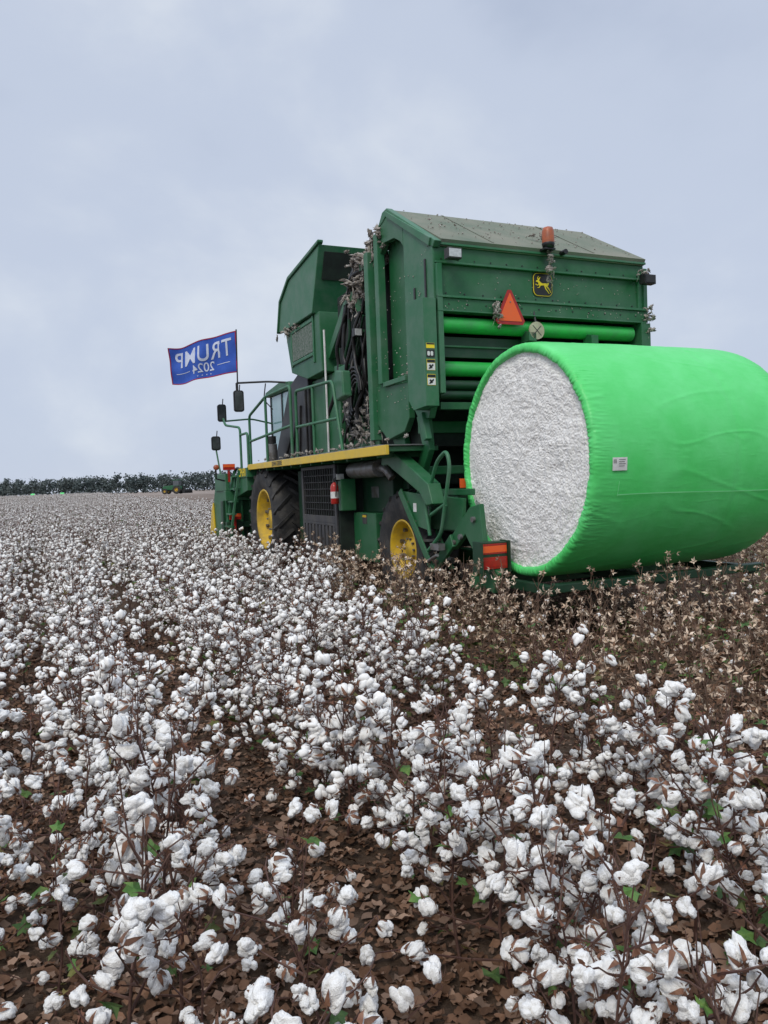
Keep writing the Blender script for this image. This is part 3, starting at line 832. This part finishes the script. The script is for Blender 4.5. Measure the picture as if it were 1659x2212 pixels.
def wlight(u, v, z, lens):
    g = B(); g.box(u-.085, u+.085, v-.09, v, z-.055, z+.055, 0); g.box(u-.074, u+.074, v-.097, v-.091, z-.044, z+.044, 1)
    g.box(u-.02, u+.02, v, v+.08, z-.02, z+.09, 0); g.obj('work_light', ['dgrey' if lens else 'black', 'lens' if lens else 'black'], gate, .012)
wlight(-1.30, 1.10, 3.97, True); wlight(1.38, 1.10, 3.88, False)
g = B(); g.tube([(.2, 1.2, 4.13), (.2, 1.08, 4.13)], .03, 10); g.obj('gate_sensor', ['black'], gate)

# accumulator
g = B()
g.px([(4.90, 5.20), (6.50, 5.06), (7.04, 4.80), (7.25, 4.32), (7.02, 4.28), (5.36, 4.26)], -1.46, 1.46, 0)
g.px([(5.20, 4.26), (7.02, 4.24), (6.75, 3.52), (5.9, 3.30), (5.15, 3.32)], -1.40, 1.40, 1)
g.px([(4.90, 5.20), (4.86, 5.22), (4.86, 5.26), (6.52, 5.12), (7.09, 4.84), (7.30, 4.30), (7.25, 4.32), (7.04, 4.80), (6.5, 5.06)], -1.49, -1.40, 1)
g.box(-1.425, -1.401, 5.45, 5.50, 3.5, 4.25, 0); g.box(-1.425, -1.401, 6.62, 6.68, 3.6, 4.25, 0)
g.box(-1.425, -1.401, 5.5, 6.62, 3.62, 3.68, 0); g.box(-1.425, -1.401, 5.5, 6.62, 4.16, 4.22, 0)
acc = g.obj('accumulator', ['green2', 'green'], P, .012)
g = B(); g.prism([(-1.36, 4.955, 5.12), (1.36, 4.955, 5.12), (1.36, 5.13, 4.74), (-1.36, 5.13, 4.74)], (0, -.025, -.014), 0); g.obj('accumulator_opening_shade', ['dark_fill'], acc)  # dark inset panel painted as the shade inside the open accumulator
g = B(); g.box(-1.418, -1.4015, 5.52, 6.60, 3.69, 4.15, 0); g.obj('screen', ['screen'], acc)

# middle body
g = B()
g.box(-1.18, 1.18, 3.04, 4.6, 1.96, 4.2, 1)
g.box(-1.22, 1.22, 4.6, 6.2, 1.96, 3.3, 0)
g.box(-1.30, -1.2205, 4.75, 4.85, 2.0, 3.28, 0); g.box(-1.28, -1.2205, 5.4, 5.5, 2.0, 3.28, 0)
g.px([(3.1, 4.45), (3.1, 4.60), (4.2, 4.35), (5.2, 3.6), (5.1, 3.5), (4.1, 4.2)], -1.30, -1.20, 0)
g.px([(3.2, 2.0), (3.5, 2.5), (3.9, 2.5), (4.3, 2.0)], -1.3, -1.19, 0)
g.box(-1.45, -1.2, 4.0, 4.3, 2.75, 3.25, 2)
g.tube([(-1.3, 3.6, 4.0), (-1.0, 4.3, 4.0)], .12, 16, 2)
g.box(-1.42, -1.2, 4.35, 4.55, 2.0, 3.3, 0)
g.box(-1.36, -1.2, 3.3, 3.36, 2.2, 4.3, 2)
g.obj('body', ['green', 'dgreen', 'green2'], P, .01)
g = B()
g.px([(6.2, 1.98), (8.5, 1.98), (7.3, 3.35), (6.75, 3.5), (6.2, 3.4)], -1.3, 1.0, 0)
for k in range(4): g.px([(6.3+.45*k, 2.05), (6.38+.45*k, 2.05), (6.38+.3*k, 3.2-.25*k), (6.3+.3*k, 3.2-.25*k)], -1.33, -1.301, 0)
g.obj('air_duct', ['black'], P, .015)
r = random.Random(21)
for k in range(24):
    u0 = -1.24-r.uniform(0, .2); v0 = r.uniform(3.1, 4.0)
    z0 = r.uniform(3.6, 4.5); pts = []
    n = 7; zl = r.uniform(2.05, 2.6); v1 = v0+r.uniform(-.2, .9)
    for i in range(n):
        t = i/(n-1); pts.append((u0+r.uniform(-.05, .05), v0+(v1-v0)*t+r.uniform(-.07, .07)+.18*math.sin(t*3.1*r.choice((1, 2))), z0+(zl-z0)*t))
    g = B(); g.tube(fillet(pts, .15), r.uniform(.014, .03), 8); g.obj('hose', ['black' if k % 4 else 'dgreen'], P)
for k in range(5):
    g = B(); rr = .16+.04*k; c = (-1.42-.01*k, 3.75, 2.75)
    g.tube([(c[0]+.02*math.sin(a), c[1]+rr*math.cos(a), c[2]+1.3*rr*math.sin(a)) for a in [(-1.2+4.2*i/18) for i in range(19)]], .017, 8); g.obj('hose', ['black'], P)
g = B()
for k in range(5): g.tube(fillet([(-1.36, 3.15, 4.6-.05*k), (-1.38-.03*k, 3.6, 4.62-.06*k), (-1.3, 4.2, 4.3-.05*k), (-1.3, 4.6, 3.6)], .2), .028, 8, 0)
g.tube([(-1.25, 3.0, 4.70), (-1.25, 3.9, 4.45)], .045, 10, 1)
g.box(-1.4, -1.2, 3.75, 4.15, 4.10, 4.22, 1); g.box(-1.45, -1.3, 2.95, 3.4, 4.38, 4.56, 1)
g.obj('hydraulic_lines', ['black', 'green'], P)
g = B(); g.px([(3.35, 2.72), (3.38, 3.06), (3.62, 3.10), (3.72, 2.98), (3.64, 2.68)], -1.75, -1.62, 0); g.obj('junction_box', ['green2'], P, .02)
g = B(); g.tube([(-1.7, 4.15, 2.0), (-1.7, 4.15, 3.75)], .016, 8); g.obj('white_pole', ['white'], P)
g = B(); g.box(-1.5, -1.38, 3.5, 3.58, 3.55, 3.66, 0); g.box(-1.49, -1.39, 3.493, 3.499, 3.56, 3.65, 1); g.obj('work_light', ['black', 'lens'], P, .006)

def lintblob(c, s, n, seed, spread):
    g = B(); r = random.Random(seed)
    for k in range(int(n*2.6)):
        q = (c[0]+r.gauss(0, spread[0]), c[1]+r.gauss(0, spread[1]), c[2]+r.gauss(0, spread[2]))
        R = Euler((r.uniform(0, 3), r.uniform(0, 3), r.uniform(0, 3))).to_matrix()
        g.ico(q, s*r.uniform(.3, .72), 3, 1.5, 3.2, (.55, .9, r.uniform(1.2, 2.4)), 0, True, seed+k, R)
        if k % 4 == 0:
            p = Vector(q); g.tube([p, p+Vector((r.gauss(0, .01), r.gauss(0, .015), -s*r.uniform(.8, 2.2))), p+Vector((r.gauss(0, .02), r.gauss(0, .03), -s*r.uniform(2.4, 4)))], [s*.12, s*.09, s*.03], 5, 0)
    g.obj('lint_clump', ['lint'], P)
lintblob((-1.38, 2.80, 4.62), .055, 26, 1, (.05, .16, .07)); lintblob((-1.38, 3.25, 4.44), .065, 36, 2, (.06, .25, .11))
lintblob((-1.36, 3.7, 4.15), .05, 20, 3, (.05, .18, .14)); lintblob((-1.4, 3.7, 2.35), .045, 26, 4, (.05, .25, .2))
lintblob((-1.4, 3.1, 2.45), .045, 16, 5, (.04, .08, .2)); lintblob((0, 1.12, 3.98), .028, 16, 6, (.025, .03, .09))
lintblob((-.73, 1.13, 3.40), .03, 8, 7, (.02, .02, .07)); lintblob((1.46, 1.13, 3.45), .034, 7, 8, (.02, .02, .09))
lintblob((.18, 1.5, 4.42), .025, 5, 9, (.12, .05, .02)); lintblob((-1.0, 1.6, 4.47), .015, 4, 10, (.2, .1, .03))
lintblob((-1.82, 4.6, 2.04), .03, 20, 11, (.05, 1.2, .012)); lintblob((-1.4, 2.1, 2.85), .02, 6, 12, (.03, .1, .05))
lintblob((1.38, 1.1, 3.97), .025, 6, 13, (.04, .02, .02)); lintblob((-1.44, 6.6, 4.25), .04, 10, 14, (.02, .25, .04))
r = random.Random(8)
g = B()
for k in range(160):
    v = r.uniform(1.25, 2.35); g.ico((r.uniform(-1.35, 1.4), v, 4.165+(v-1.16)*.583+.01), r.uniform(.004, .014), 1, .5, 2, (1, 1, .6), 0, True, k)
for k in range(110):
    g.ico((r.uniform(-1.4, 1.4), 1.245 if k % 2 else 1.185, r.uniform(3.57, 3.9) if k % 2 else r.uniform(3.41, 3.52)), r.uniform(.003, .009), 1, .5, 2, (1, .6, 1), 0, True, k)
for k in range(120):
    g.ico((-1.468, r.uniform(1.3, 3.0), r.uniform(2.4, 4.2)), r.uniform(.004, .011), 1, .5, 2, (.6, 1, 1), 0, True, k)
g.obj('lint_specks', ['lint'], P)

# catwalk
g = B()
g.box(-1.88, -1.22, 1.70, 8.2, 1.90, 1.955, 0)
for k in range(12): g.box(-1.86, -1.24, 2.0+k*.5, 2.05+k*.5, 1.84, 1.898, 0)
g.px([(1.66, 1.965), (1.9, 1.99), (8.1, 1.99), (8.1, 1.96), (1.7, 1.957)], -1.90, -1.25, 2)
g.px([(1.62, 1.86), (1.62, 1.97), (8.1, 1.985), (8.25, 1.92), (8.1, 1.885)], -1.925, -1.885, 1)
g.box(-1.95, -1.20, 8.1, 8.9, 1.75, 1.93, 0); g.px([(8.2, 1.5), (8.2, 1.78), (9.3, 1.78), (9.3, 1.35)], -1.93, -1.2, 0)
cw = g.obj('catwalk', ['green', 'yellow', 'steel'], P, .006)
def sidetext(txt, size, v, z, u, m, parent, nm):
    vs, fs = text_geo(txt, size, bold=size*.02)
    g = B(); g.add([(u, v-p[0], z+p[1]) for p in vs], fs, 0); g.obj(nm, [m], parent)
sidetext('JOHN DEERE', .105, 6.1, 1.93, -1.929, 'black', cw, 'lettering')
sidetext('CP690', .22, 8.50, 1.84, -1.954, 'dyellow', cw, 'model_lettering')
g = B()
g.px([(2.35, 1.88), (2.0, 1.90), (1.15, 1.52), (1.05, 1.30), (1.2, 1.28), (1.35, 1.42), (2.2, 1.76), (2.4, 1.74)], -1.66, -1.50, 0)
g.px([(1.6, 2.3), (1.55, 1.9), (1.75, 1.65), (1.9, 1.7), (1.72, 1.95), (1.85, 2.3)], -1.42, -1.34, 0)
g.box(-1.4, 1.4, 1.72, 1.86, 2.10, 2.24, 0); g.box(-1.4, 1.4, 1.75, 1.87, 1.62, 1.72, 0)
g.px([(2.4, 2.3), (2.3, 2.0), (2.6, 1.98), (2.75, 2.2)], -1.36, -1.28, 0)
g.px([(1.55, 2.33), (1.45, 2.02), (1.52, 2.0), (1.66, 2.31)], -1.5, -1.42, 1)
g.obj('rear_frame', ['green', 'green2'], P, .01)

def rail(paths, nm='handrail', rad=.019, m='green2', par=P):
    g = B()
    for p in paths: g.tube(fillet(p, .1), rad, 8)
    g.obj(nm, [m], par)
U = -1.86
rail([[(U, 5.12, 1.97), (U, 5.12, 3.0), (U, 3.45, 2.93), (U, 3.15, 1.97)], [(U, 5.12, 2.45), (U, 3.3, 2.42)], [(U, 4.3, 1.97), (U, 4.3, 2.96)]], rad=.023)
rail([[(U, 8.1, 1.97), (U, 8.1, 2.9), (U, 6.9, 3.12), (U, 5.4, 3.12), (U, 5.4, 1.97)], [(U, 8.1, 2.42), (U, 5.4, 2.5)], [(U, 6.9, 1.97), (U, 6.9, 3.12)]], rad=.025)
rail([[(U, 8.9, 1.7), (U, 8.9, 2.75), (-2.0, 9.6, 2.85), (-2.0, 9.75, 3.0)], [(U, 8.3, 1.9), (U, 8.3, 2.6), (U, 8.9, 2.6)]], rad=.025)
g = B(); g.tube([(-1.5, 7.9, 1.95), (-1.5, 7.9, 2.35)], .10, 16, 0); g.tube([(-1.5, 7.9, 2.36), (-1.5, 7.9, 2.5)], .085, 16, 1); g.obj('air_filter', ['steel', 'black'], P)
g = B()
g.tube([(-1.95, 8.75, 1.9), (-2.15, 9.0, .40)], .028, 4, 0); g.tube([(-1.95, 9.20, 1.9), (-2.15, 9.40, .40)], .028, 4, 0)
for k in range(6):
    t = (k+.4)/6; a = Vector((-1.95, 8.75, 1.9)).lerp(Vector((-2.15, 9.0, .4)), t); b = Vector((-1.95, 9.2, 1.9)).lerp(Vector((-2.15, 9.4, .4)), t)
    g.prism([a+Vector((-.06, 0, 0)), b+Vector((-.06, 0, 0)), b+Vector((.06, 0, 0)), a+Vector((.06, 0, 0))], (0, 0, -.03), 0)
g.obj('ladder', ['green2'], P)

wheel(P, 'front_wheel', (-1.56, 7.49, .96), .97, .60, -1, 20, .56, 64); wheel(P, 'front_wheel', (1.56, 7.49, .96), .97, .60, 1, 20, .56, 64)
wheel(P, 'rear_wheel', (-1.28, 2.25, .72), .73, .46, -1, 18, .50, 56); wheel(P, 'rear_wheel', (1.28, 2.25, .72), .73, .46, 1, 18, .50, 56)

g = B()
g.box(-1.70, -1.3, 3.80, 5.45, .52, 1.82, 0)
g.box(-1.735, -1.702, 3.84, 5.40, 1.78, 1.83, 1); g.box(-1.735, -1.702, 3.84, 3.92, .56, 1.78, 1); g.box(-1.735, -1.702, 5.32, 5.40, .56, 1.78, 1)
g.box(-1.735, -1.702, 3.92, 5.32, 1.0, 1.10, 1)
for k in range(13): g.box(-1.728, -1.704, 3.97+k*.105, 3.985+k*.105, 1.10, 1.78, 2)
for k in range(6): g.box(-1.722, -1.706, 3.92, 5.32, 1.18+k*.1, 1.195+k*.1, 2)
for k in range(9): g.box(-1.735, -1.702, 3.94+k*.155, 4.03+k*.155, .60, .96, 1)
g.box(-1.735, -1.702, 3.92, 5.32, .52, .60, 1); g.box(-1.735, -1.702, 3.92, 5.32, .96, 1.0, 1)
g.obj('engine_screen', ['dark_fill', 'dgrey', 'black'], P, .006)
g = B(); g.box(-1.50, -.96, 3.0, 3.79, .50, 1.15, 0); g.box(-1.35, -.96, 2.75, 3.79, 1.151, 1.85, 1); g.box(-1.72, -1.5, 3.66, 3.79, 1.18, 1.62, 0)
g.obj('fuel_tank', ['green', 'dgreen'], P, .012)
g = B(); g.box(-1.48, -.96, 5.5, 6.4, .6, 1.8, 0); g.obj('side_tank', ['dgreen'], P, .012)
g = B(); g.tube([(-1.62, 2.5, 1.73), (-1.55, 3.6, 1.73)], .11, 20, 0); g.tube(fillet([(-1.62, 2.5, 1.73), (-1.64, 2.3, 1.72), (-1.6, 2.2, 1.60)], .1), .05, 12, 0); g.obj('exhaust_silencer', ['steel'], P)
g = B(); g.box(-1.78, -1.66, 3.68, 3.80, 1.60, 1.70, 0); g.box(-1.775, -1.665, 3.672, 3.679, 1.61, 1.69, 1); g.obj('deck_light', ['black', 'lens'], P, .005)
g = B(); g.box(-1.505, -1.5005, 3.3, 3.45, 1.0, 1.13, 0); g.box(-1.508, -1.5055, 3.31, 3.44, 1.09, 1.12, 1); g.obj('panel_decal', ['dgrey', 'yellow'], P)
g = B(); g.box(-1.356, -1.3505, 3.2, 3.45, 1.35, 1.5, 0); g.obj('panel_decal', ['steel'], P)
fe = empty('fire_extinguisher', (-1.80, 3.70, 1.28), P)
g = B(); g.lathe([(0, .001), (0, .05), (.01, .057), (.24, .057), (.275, .04), (.29, .02), (.30, .02)], (0, 0, 0), 'z', 24, 0); g.lathe([(.08, .0585), (.17, .0585)], (0, 0, 0), 'z', 24, 1); g.obj('cylinder_body', ['red', 'white'], fe)
g = B(); g.box(-.02, .02, -.02, .02, .30, .33, 0); g.tube([(0, -.06, .36), (0, .05, .335)], .009, 6, 0); g.tube(fillet([(0, -.02, .32), (0, -.09, .30), (-.02, -.09, .1)], .05), .008, 6, 0); g.obj('valve', ['black'], fe)

cab = empty('cab', (0, 0, 0), P)
g = B(); g.box(-.95, .95, 8.35, 9.9, 1.6, 2.2, 0); g.px([(8.25, 3.45), (8.3, 3.6), (9.0, 3.66), (10.05, 3.58), (10.1, 3.48)], -1.0, 1.0, 0)
for u in (-.95, .89):
    for v in (8.35, 9.0, 9.84): g.box(u, u+.06, v, v+.06, 2.2, 3.46, 1)
g.obj('cab_shell', ['green', 'black'], cab, .01)
g = B(); g.box(-.93, .93, 8.42, 9.83, 2.2, 3.45, 0); g.obj('window', ['glass'], cab)

g = B()
for k in range(6):
    u = -2.10+k*.71
    g.px([(9.45, .35), (9.40, 1.45), (9.75, 1.78), (10.3, 1.80), (10.7, 1.2), (11.0, .40)], u, u+.62, 0)
    g.px([(9.38, .4), (9.38, 1.0), (9.45, 1.0), (9.45, .4)], u+.05, u+.58, 2)
    g.px([(10.5, .38), (10.6, 1.25), (10.8, 1.05), (11.1, .30)], u-.04, u-.002, 1)
    for q in range(3): g.box(u+.10+.18*q, u+.15+.18*q, 9.30, 9.38, .5, 1.45, 0)
g.box(-2.14, 2.14, 9.2, 9.38, 1.3, 1.5, 0); g.box(-2.14, 2.14, 9.22, 9.36, .75, .87, 2)
g.box(-2.13, -2.05, 9.2, 10.3, 1.5, 1.85, 0)
g.px([(9.5, .5), (9.5, 1.3), (9.7, 1.3), (9.7, .5)], -2.15, -2.105, 2)
g.obj('picking_head', ['green', 'yellow', 'dgreen'], P, .01)
for k in range(6):
    g = B(); g.tube(fillet([(-1.9+k*.3, 9.6, 1.8), (-1.85+k*.3, 9.3, 2.0), (-1.7+k*.25, 8.95, 1.6)], .15), .03, 8); g.obj('head_hose', ['black'], P)
for (u, v, z) in ((-2.06, 9.16, 1.98), (-1.98, 9.15, .98)):
    g = B(); g.box(u-.12, u+.12, v-.02, v, z-.06, z+.06, 0); g.box(u-.115, u+.115, v-.026, v-.0205, z-.005, z+.055, 1); g.box(u-.02, u+.02, v, v+.06, z-.3, z-.061, 0); g.obj('reflector', ['redrefl', 'orange'], P)
g = B(); g.lathe([(0, .001), (0, .055), (.05, .055), (.06, .001)], (-2.30, 9.2, 1.98), 'y', 16, 0); g.tube([(-2.30, 9.28, 1.98), (-2.30, 9.28, 1.75), (-2.1, 9.3, 1.7)], .02, 6, 1); g.obj('marker_lamp', ['amber', 'black'], P)
for (u, v, z, w_, h_) in ((-1.88, 8.78, 3.26, .20, .42), (-2.02, 9.75, 3.12, .18, .36), (-2.08, 10.2, 2.52, .19, .30)):
    g = B(); g.py(rrect(w_, h_, .05, u, z), v, v+.06, 0); g.py(rrect(w_-.05, h_-.05, .035, u, z), v-.006, v-.0005, 1)
    g.tube([(u+.02, v+.05, z+h_/2-.05), (u+.05, v+.1, z+h_/2+.12)], .012, 6, 0); g.obj('mirror', ['black', 'mirror'], P, .006)
rail([[(-1.9, 8.85, 3.62), (-1.3, 8.7, 3.64), (-.95, 8.5, 3.60)], [(-1.9, 8.85, 3.62), (-1.9, 8.85, 3.35)]], 'mirror_arm', .02, 'black')
rail([[(-2.0, 9.8, 2.95), (-1.4, 9.8, 3.0), (-.95, 9.8, 2.9)], [(-2.08, 10.25, 2.4), (-2.05, 10.0, 1.8)]], 'mirror_arm', .018, 'green')
rail([[(-1.3, 8.9, 3.63), (-1.35, 8.9, 3.3), (-1.2, 8.8, 3.1)]], 'wiring', .012, 'black')

# bale handler
g = B()
g.box(-1.28, 1.30, -.60, -.50, .50, .578, 1); g.box(-1.35, 1.35, .70, .85, .40, .55, 0)
g.box(-1.28, -1.20, -.5, .9, .46, .55, 1); g.box(1.20, 1.28, -.5, .9, .46, .55, 1); g.box(-.06, .06, -.5, .9, .46, .55, 1)
g.box(-.9, -.75, .85, 2.2, .55, .72, 0); g.box(.75, .9, .85, 2.2, .55, .72, 0)
g.px([(.42, 1.30), (.62, 1.26), (1.02, .95), (.98, .80), (.72, .98), (.55, .80), (.50, .50), (.20, .42), (.10, .62), (.34, .80)], -1.46, -1.40, 0)
g.px([(.98, .97), (1.42, .62), (1.36, .52), (.92, .84)], -1.50, -1.46, 0)
for (v, z) in ((.80, .95), (.52, 1.14), (.42, .70), (.95, .88)): g.tube([(-1.46, v, z), (-1.49, v, z)], .03, 12, 2)
g.box(-1.35, -.9, 1.05, 1.95, .98, 1.38, 1)
g.box(-1.36, -1.30, .75, 1.9, 1.382, 1.45, 0)
g.px([(.9, 1.0), (.85, 1.35), (1.9, 1.40), (1.95, 1.0)], -1.395, -1.352, 0)
g.tube([(-1.35, 1.2, .66), (-1.35, 2.0, .66)], .035, 10, 2)
g.obj('bale_handler', ['green', 'dgreen', 'steel'], P, .008)
g = B()
a0, a1 = Vector((-1.60, 2.05, 1.42)), Vector((-1.60, 1.28, .55))
for du in (0, .24):
    g.prism([a0+Vector((du, 0, 0)), a1+Vector((du, 0, 0)), a1+Vector((du, -.10, .02)), a0+Vector((du, -.08, .05))], (.02, 0, 0), 0)
for k in range(4):
    t = (k+.5)/4; p = a0.lerp(a1, t); g.box(-1.58, -1.36, p.y-.12, p.y+.03, p.z-.012, p.z+.012, 1)
g.px([(2.0, 1.44), (1.45, 1.40), (1.3, 1.25), (1.34, 1.0), (1.72, 1.05)], -1.57, -1.545, 0)
g.box(-1.575, -1.570, 1.62, 1.70, 1.2, 1.3, 2)
g.obj('step', ['green', 'steel', 'white'], P, .004)
rail([[(-1.60, 1.25, .95), (-1.60, 1.34, 1.28), (-1.60, 1.02, 1.76), (-1.60, .80, 1.86), (-1.60, .74, 1.70), (-1.60, .98, .98), (-1.60, 1.3, .78)],
      [(-1.60, 1.20, 1.18), (-1.60, .86, 1.30)]], 'handrail', .021, 'green2')
g = B(); g.px([(1.02, .80), (1.02, .87), (1.22, .87), (1.22, .80)], -1.62, -1.54, 0); g.tube([(-1.62, 1.05, .75), (-1.62, 1.3, .66)], .02, 6, 0); g.obj('latch', ['steel'], P)
tl = empty('tail_light', (-1.46, .16, .64), P)
g = B(); g.box(-.15, .15, 0, .14, 0, .29, 0); g.box(-.16, -.151, -.05, .14, -.01, .30, 1); g.box(.151, .16, -.05, .14, -.01, .30, 1); g.obj('housing', ['dgreen', 'dgreen'], tl, .006)
g = B(); g.box(-.14, .14, -.006, -.001, .19, .255, 0); g.box(-.14, .14, -.006, -.001, .175, .188, 1); g.box(-.14, .14, -.006, -.001, .257, .275, 1); g.obj('orange_reflector', ['orange', 'redrefl'], tl)
g = B(); g.box(-.14, .14, -.012, -.001, .03, .145, 0); g.box(-.125, .125, -.016, -.0125, .05, .12, 0); g.obj('lamp_lens', ['redrefl', 'amber'], tl, .004)
g = B(); g.box(-1.28, -1.0, 1.10, 1.12, 1.46, 1.56, 0); g.obj('reflector', ['orange'], P)

# ------------------------------------------------------------ flag
px_, py_ = l2w(-1.9, 8.8)
FR = empty('flag', (px_, py_, 3.10))
setlab(FR, 'blue campaign flag with white lettering flying from a pole', 'flag')
g = B(); g.tube([(0, 0, 0), (.03, 0, 1.56)], .014, 8); g.obj('flag_pole', ['black'], FR)
FW, FH = 1.50, .81
def flag(s, t, off=0.0):
    d = Vector((-1, .22, 0)).normalized(); nrm = Vector((-.22, -1, 0)).normalized()
    wv = .055*s**.7*math.sin(s*11.5+t*1.5+.4) + .015*math.sin(s*23+t*3.5)*s + .012*math.sin(t*9+s*5)
    h = FH*(1-.12*s); zc = 1.13 - .215*s**1.1 + .02*math.sin(s*7)*s
    x = Vector((.025, 0, 0)) + d*(FW*.96*s)
    return x + nrm*(wv+off) + Vector((0, 0, zc+(t-.5)*h + .02*math.sin(s*12+1)*s))
g = B(); NX, NY = 70, 26
def fgrid(s0, s1, t0, t1, nx, ny, m, off):
    vs = [flag(s0+(s1-s0)*i/nx, t0+(t1-t0)*j/ny, off) for i in range(nx+1) for j in range(ny+1)]
    fs = [(i*(ny+1)+j, (i+1)*(ny+1)+j, (i+1)*(ny+1)+j+1, i*(ny+1)+j+1) for i in range(nx) for j in range(ny)]
    g.add(vs, fs, m, True)
fgrid(0, 1, 0, 1, NX, NY, 0, 0)
for off in (.006, -.006):
    for s0, s1, t0, t1 in ((0.0, 1, .974, 1), (0.0, 1, 0, .026), (.985, 1, .027, .973), (0, .014, .027, .973)):
        fgrid(s0, s1, t0, t1, 70 if s1-s0 > .5 else 1, 1 if s1-s0 > .5 else 20, 2, off)
    for s0, s1 in ((.10, .30), (.70, .92)): fgrid(s0, s1, .275, .29, 16, 1, 1, off)
    vs, fs = text_geo('TRUMP', .40, bis=.03, bold=.0035, spacing=1.08)
    mnx = min(p[0] for p in vs); mxx = max(p[0] for p in vs); mny = min(p[1] for p in vs); mxy = max(p[1] for p in vs)
    g.add([flag(.50+(p[0]-(mnx+mxx)/2)/(mxx-mnx)*.86, .65+(p[1]-(mny+mxy)/2)/(mxy-mny)*.42, off*1.3) for p in vs], fs, 1)
    vs, fs = text_geo('2024', .25, bis=.03, bold=.002)
    g.add([flag(.5+p[0]/FW*.95, .27+p[1]/FH*1.05, off*1.3) for p in vs], fs, 1)
    for sx in (.40, .46, .52, .58):
        vs = [flag(sx, .09, off*1.2)]+[flag(sx+(.012 if k % 2 == 0 else .005)*math.sin(k*math.pi/5), .09+(.022 if k % 2 == 0 else .009)*math.cos(k*math.pi/5), off*1.2) for k in range(10)]
        g.add(vs, [(0, k+1, (k+1) % 10+1) for k in range(10)], 1)
g.obj('flag_cloth', ['flagblue', 'flagwhite', 'flagred'], FR)
print('hi plants', nhi, 'total objs', len(bpy.data.objects))
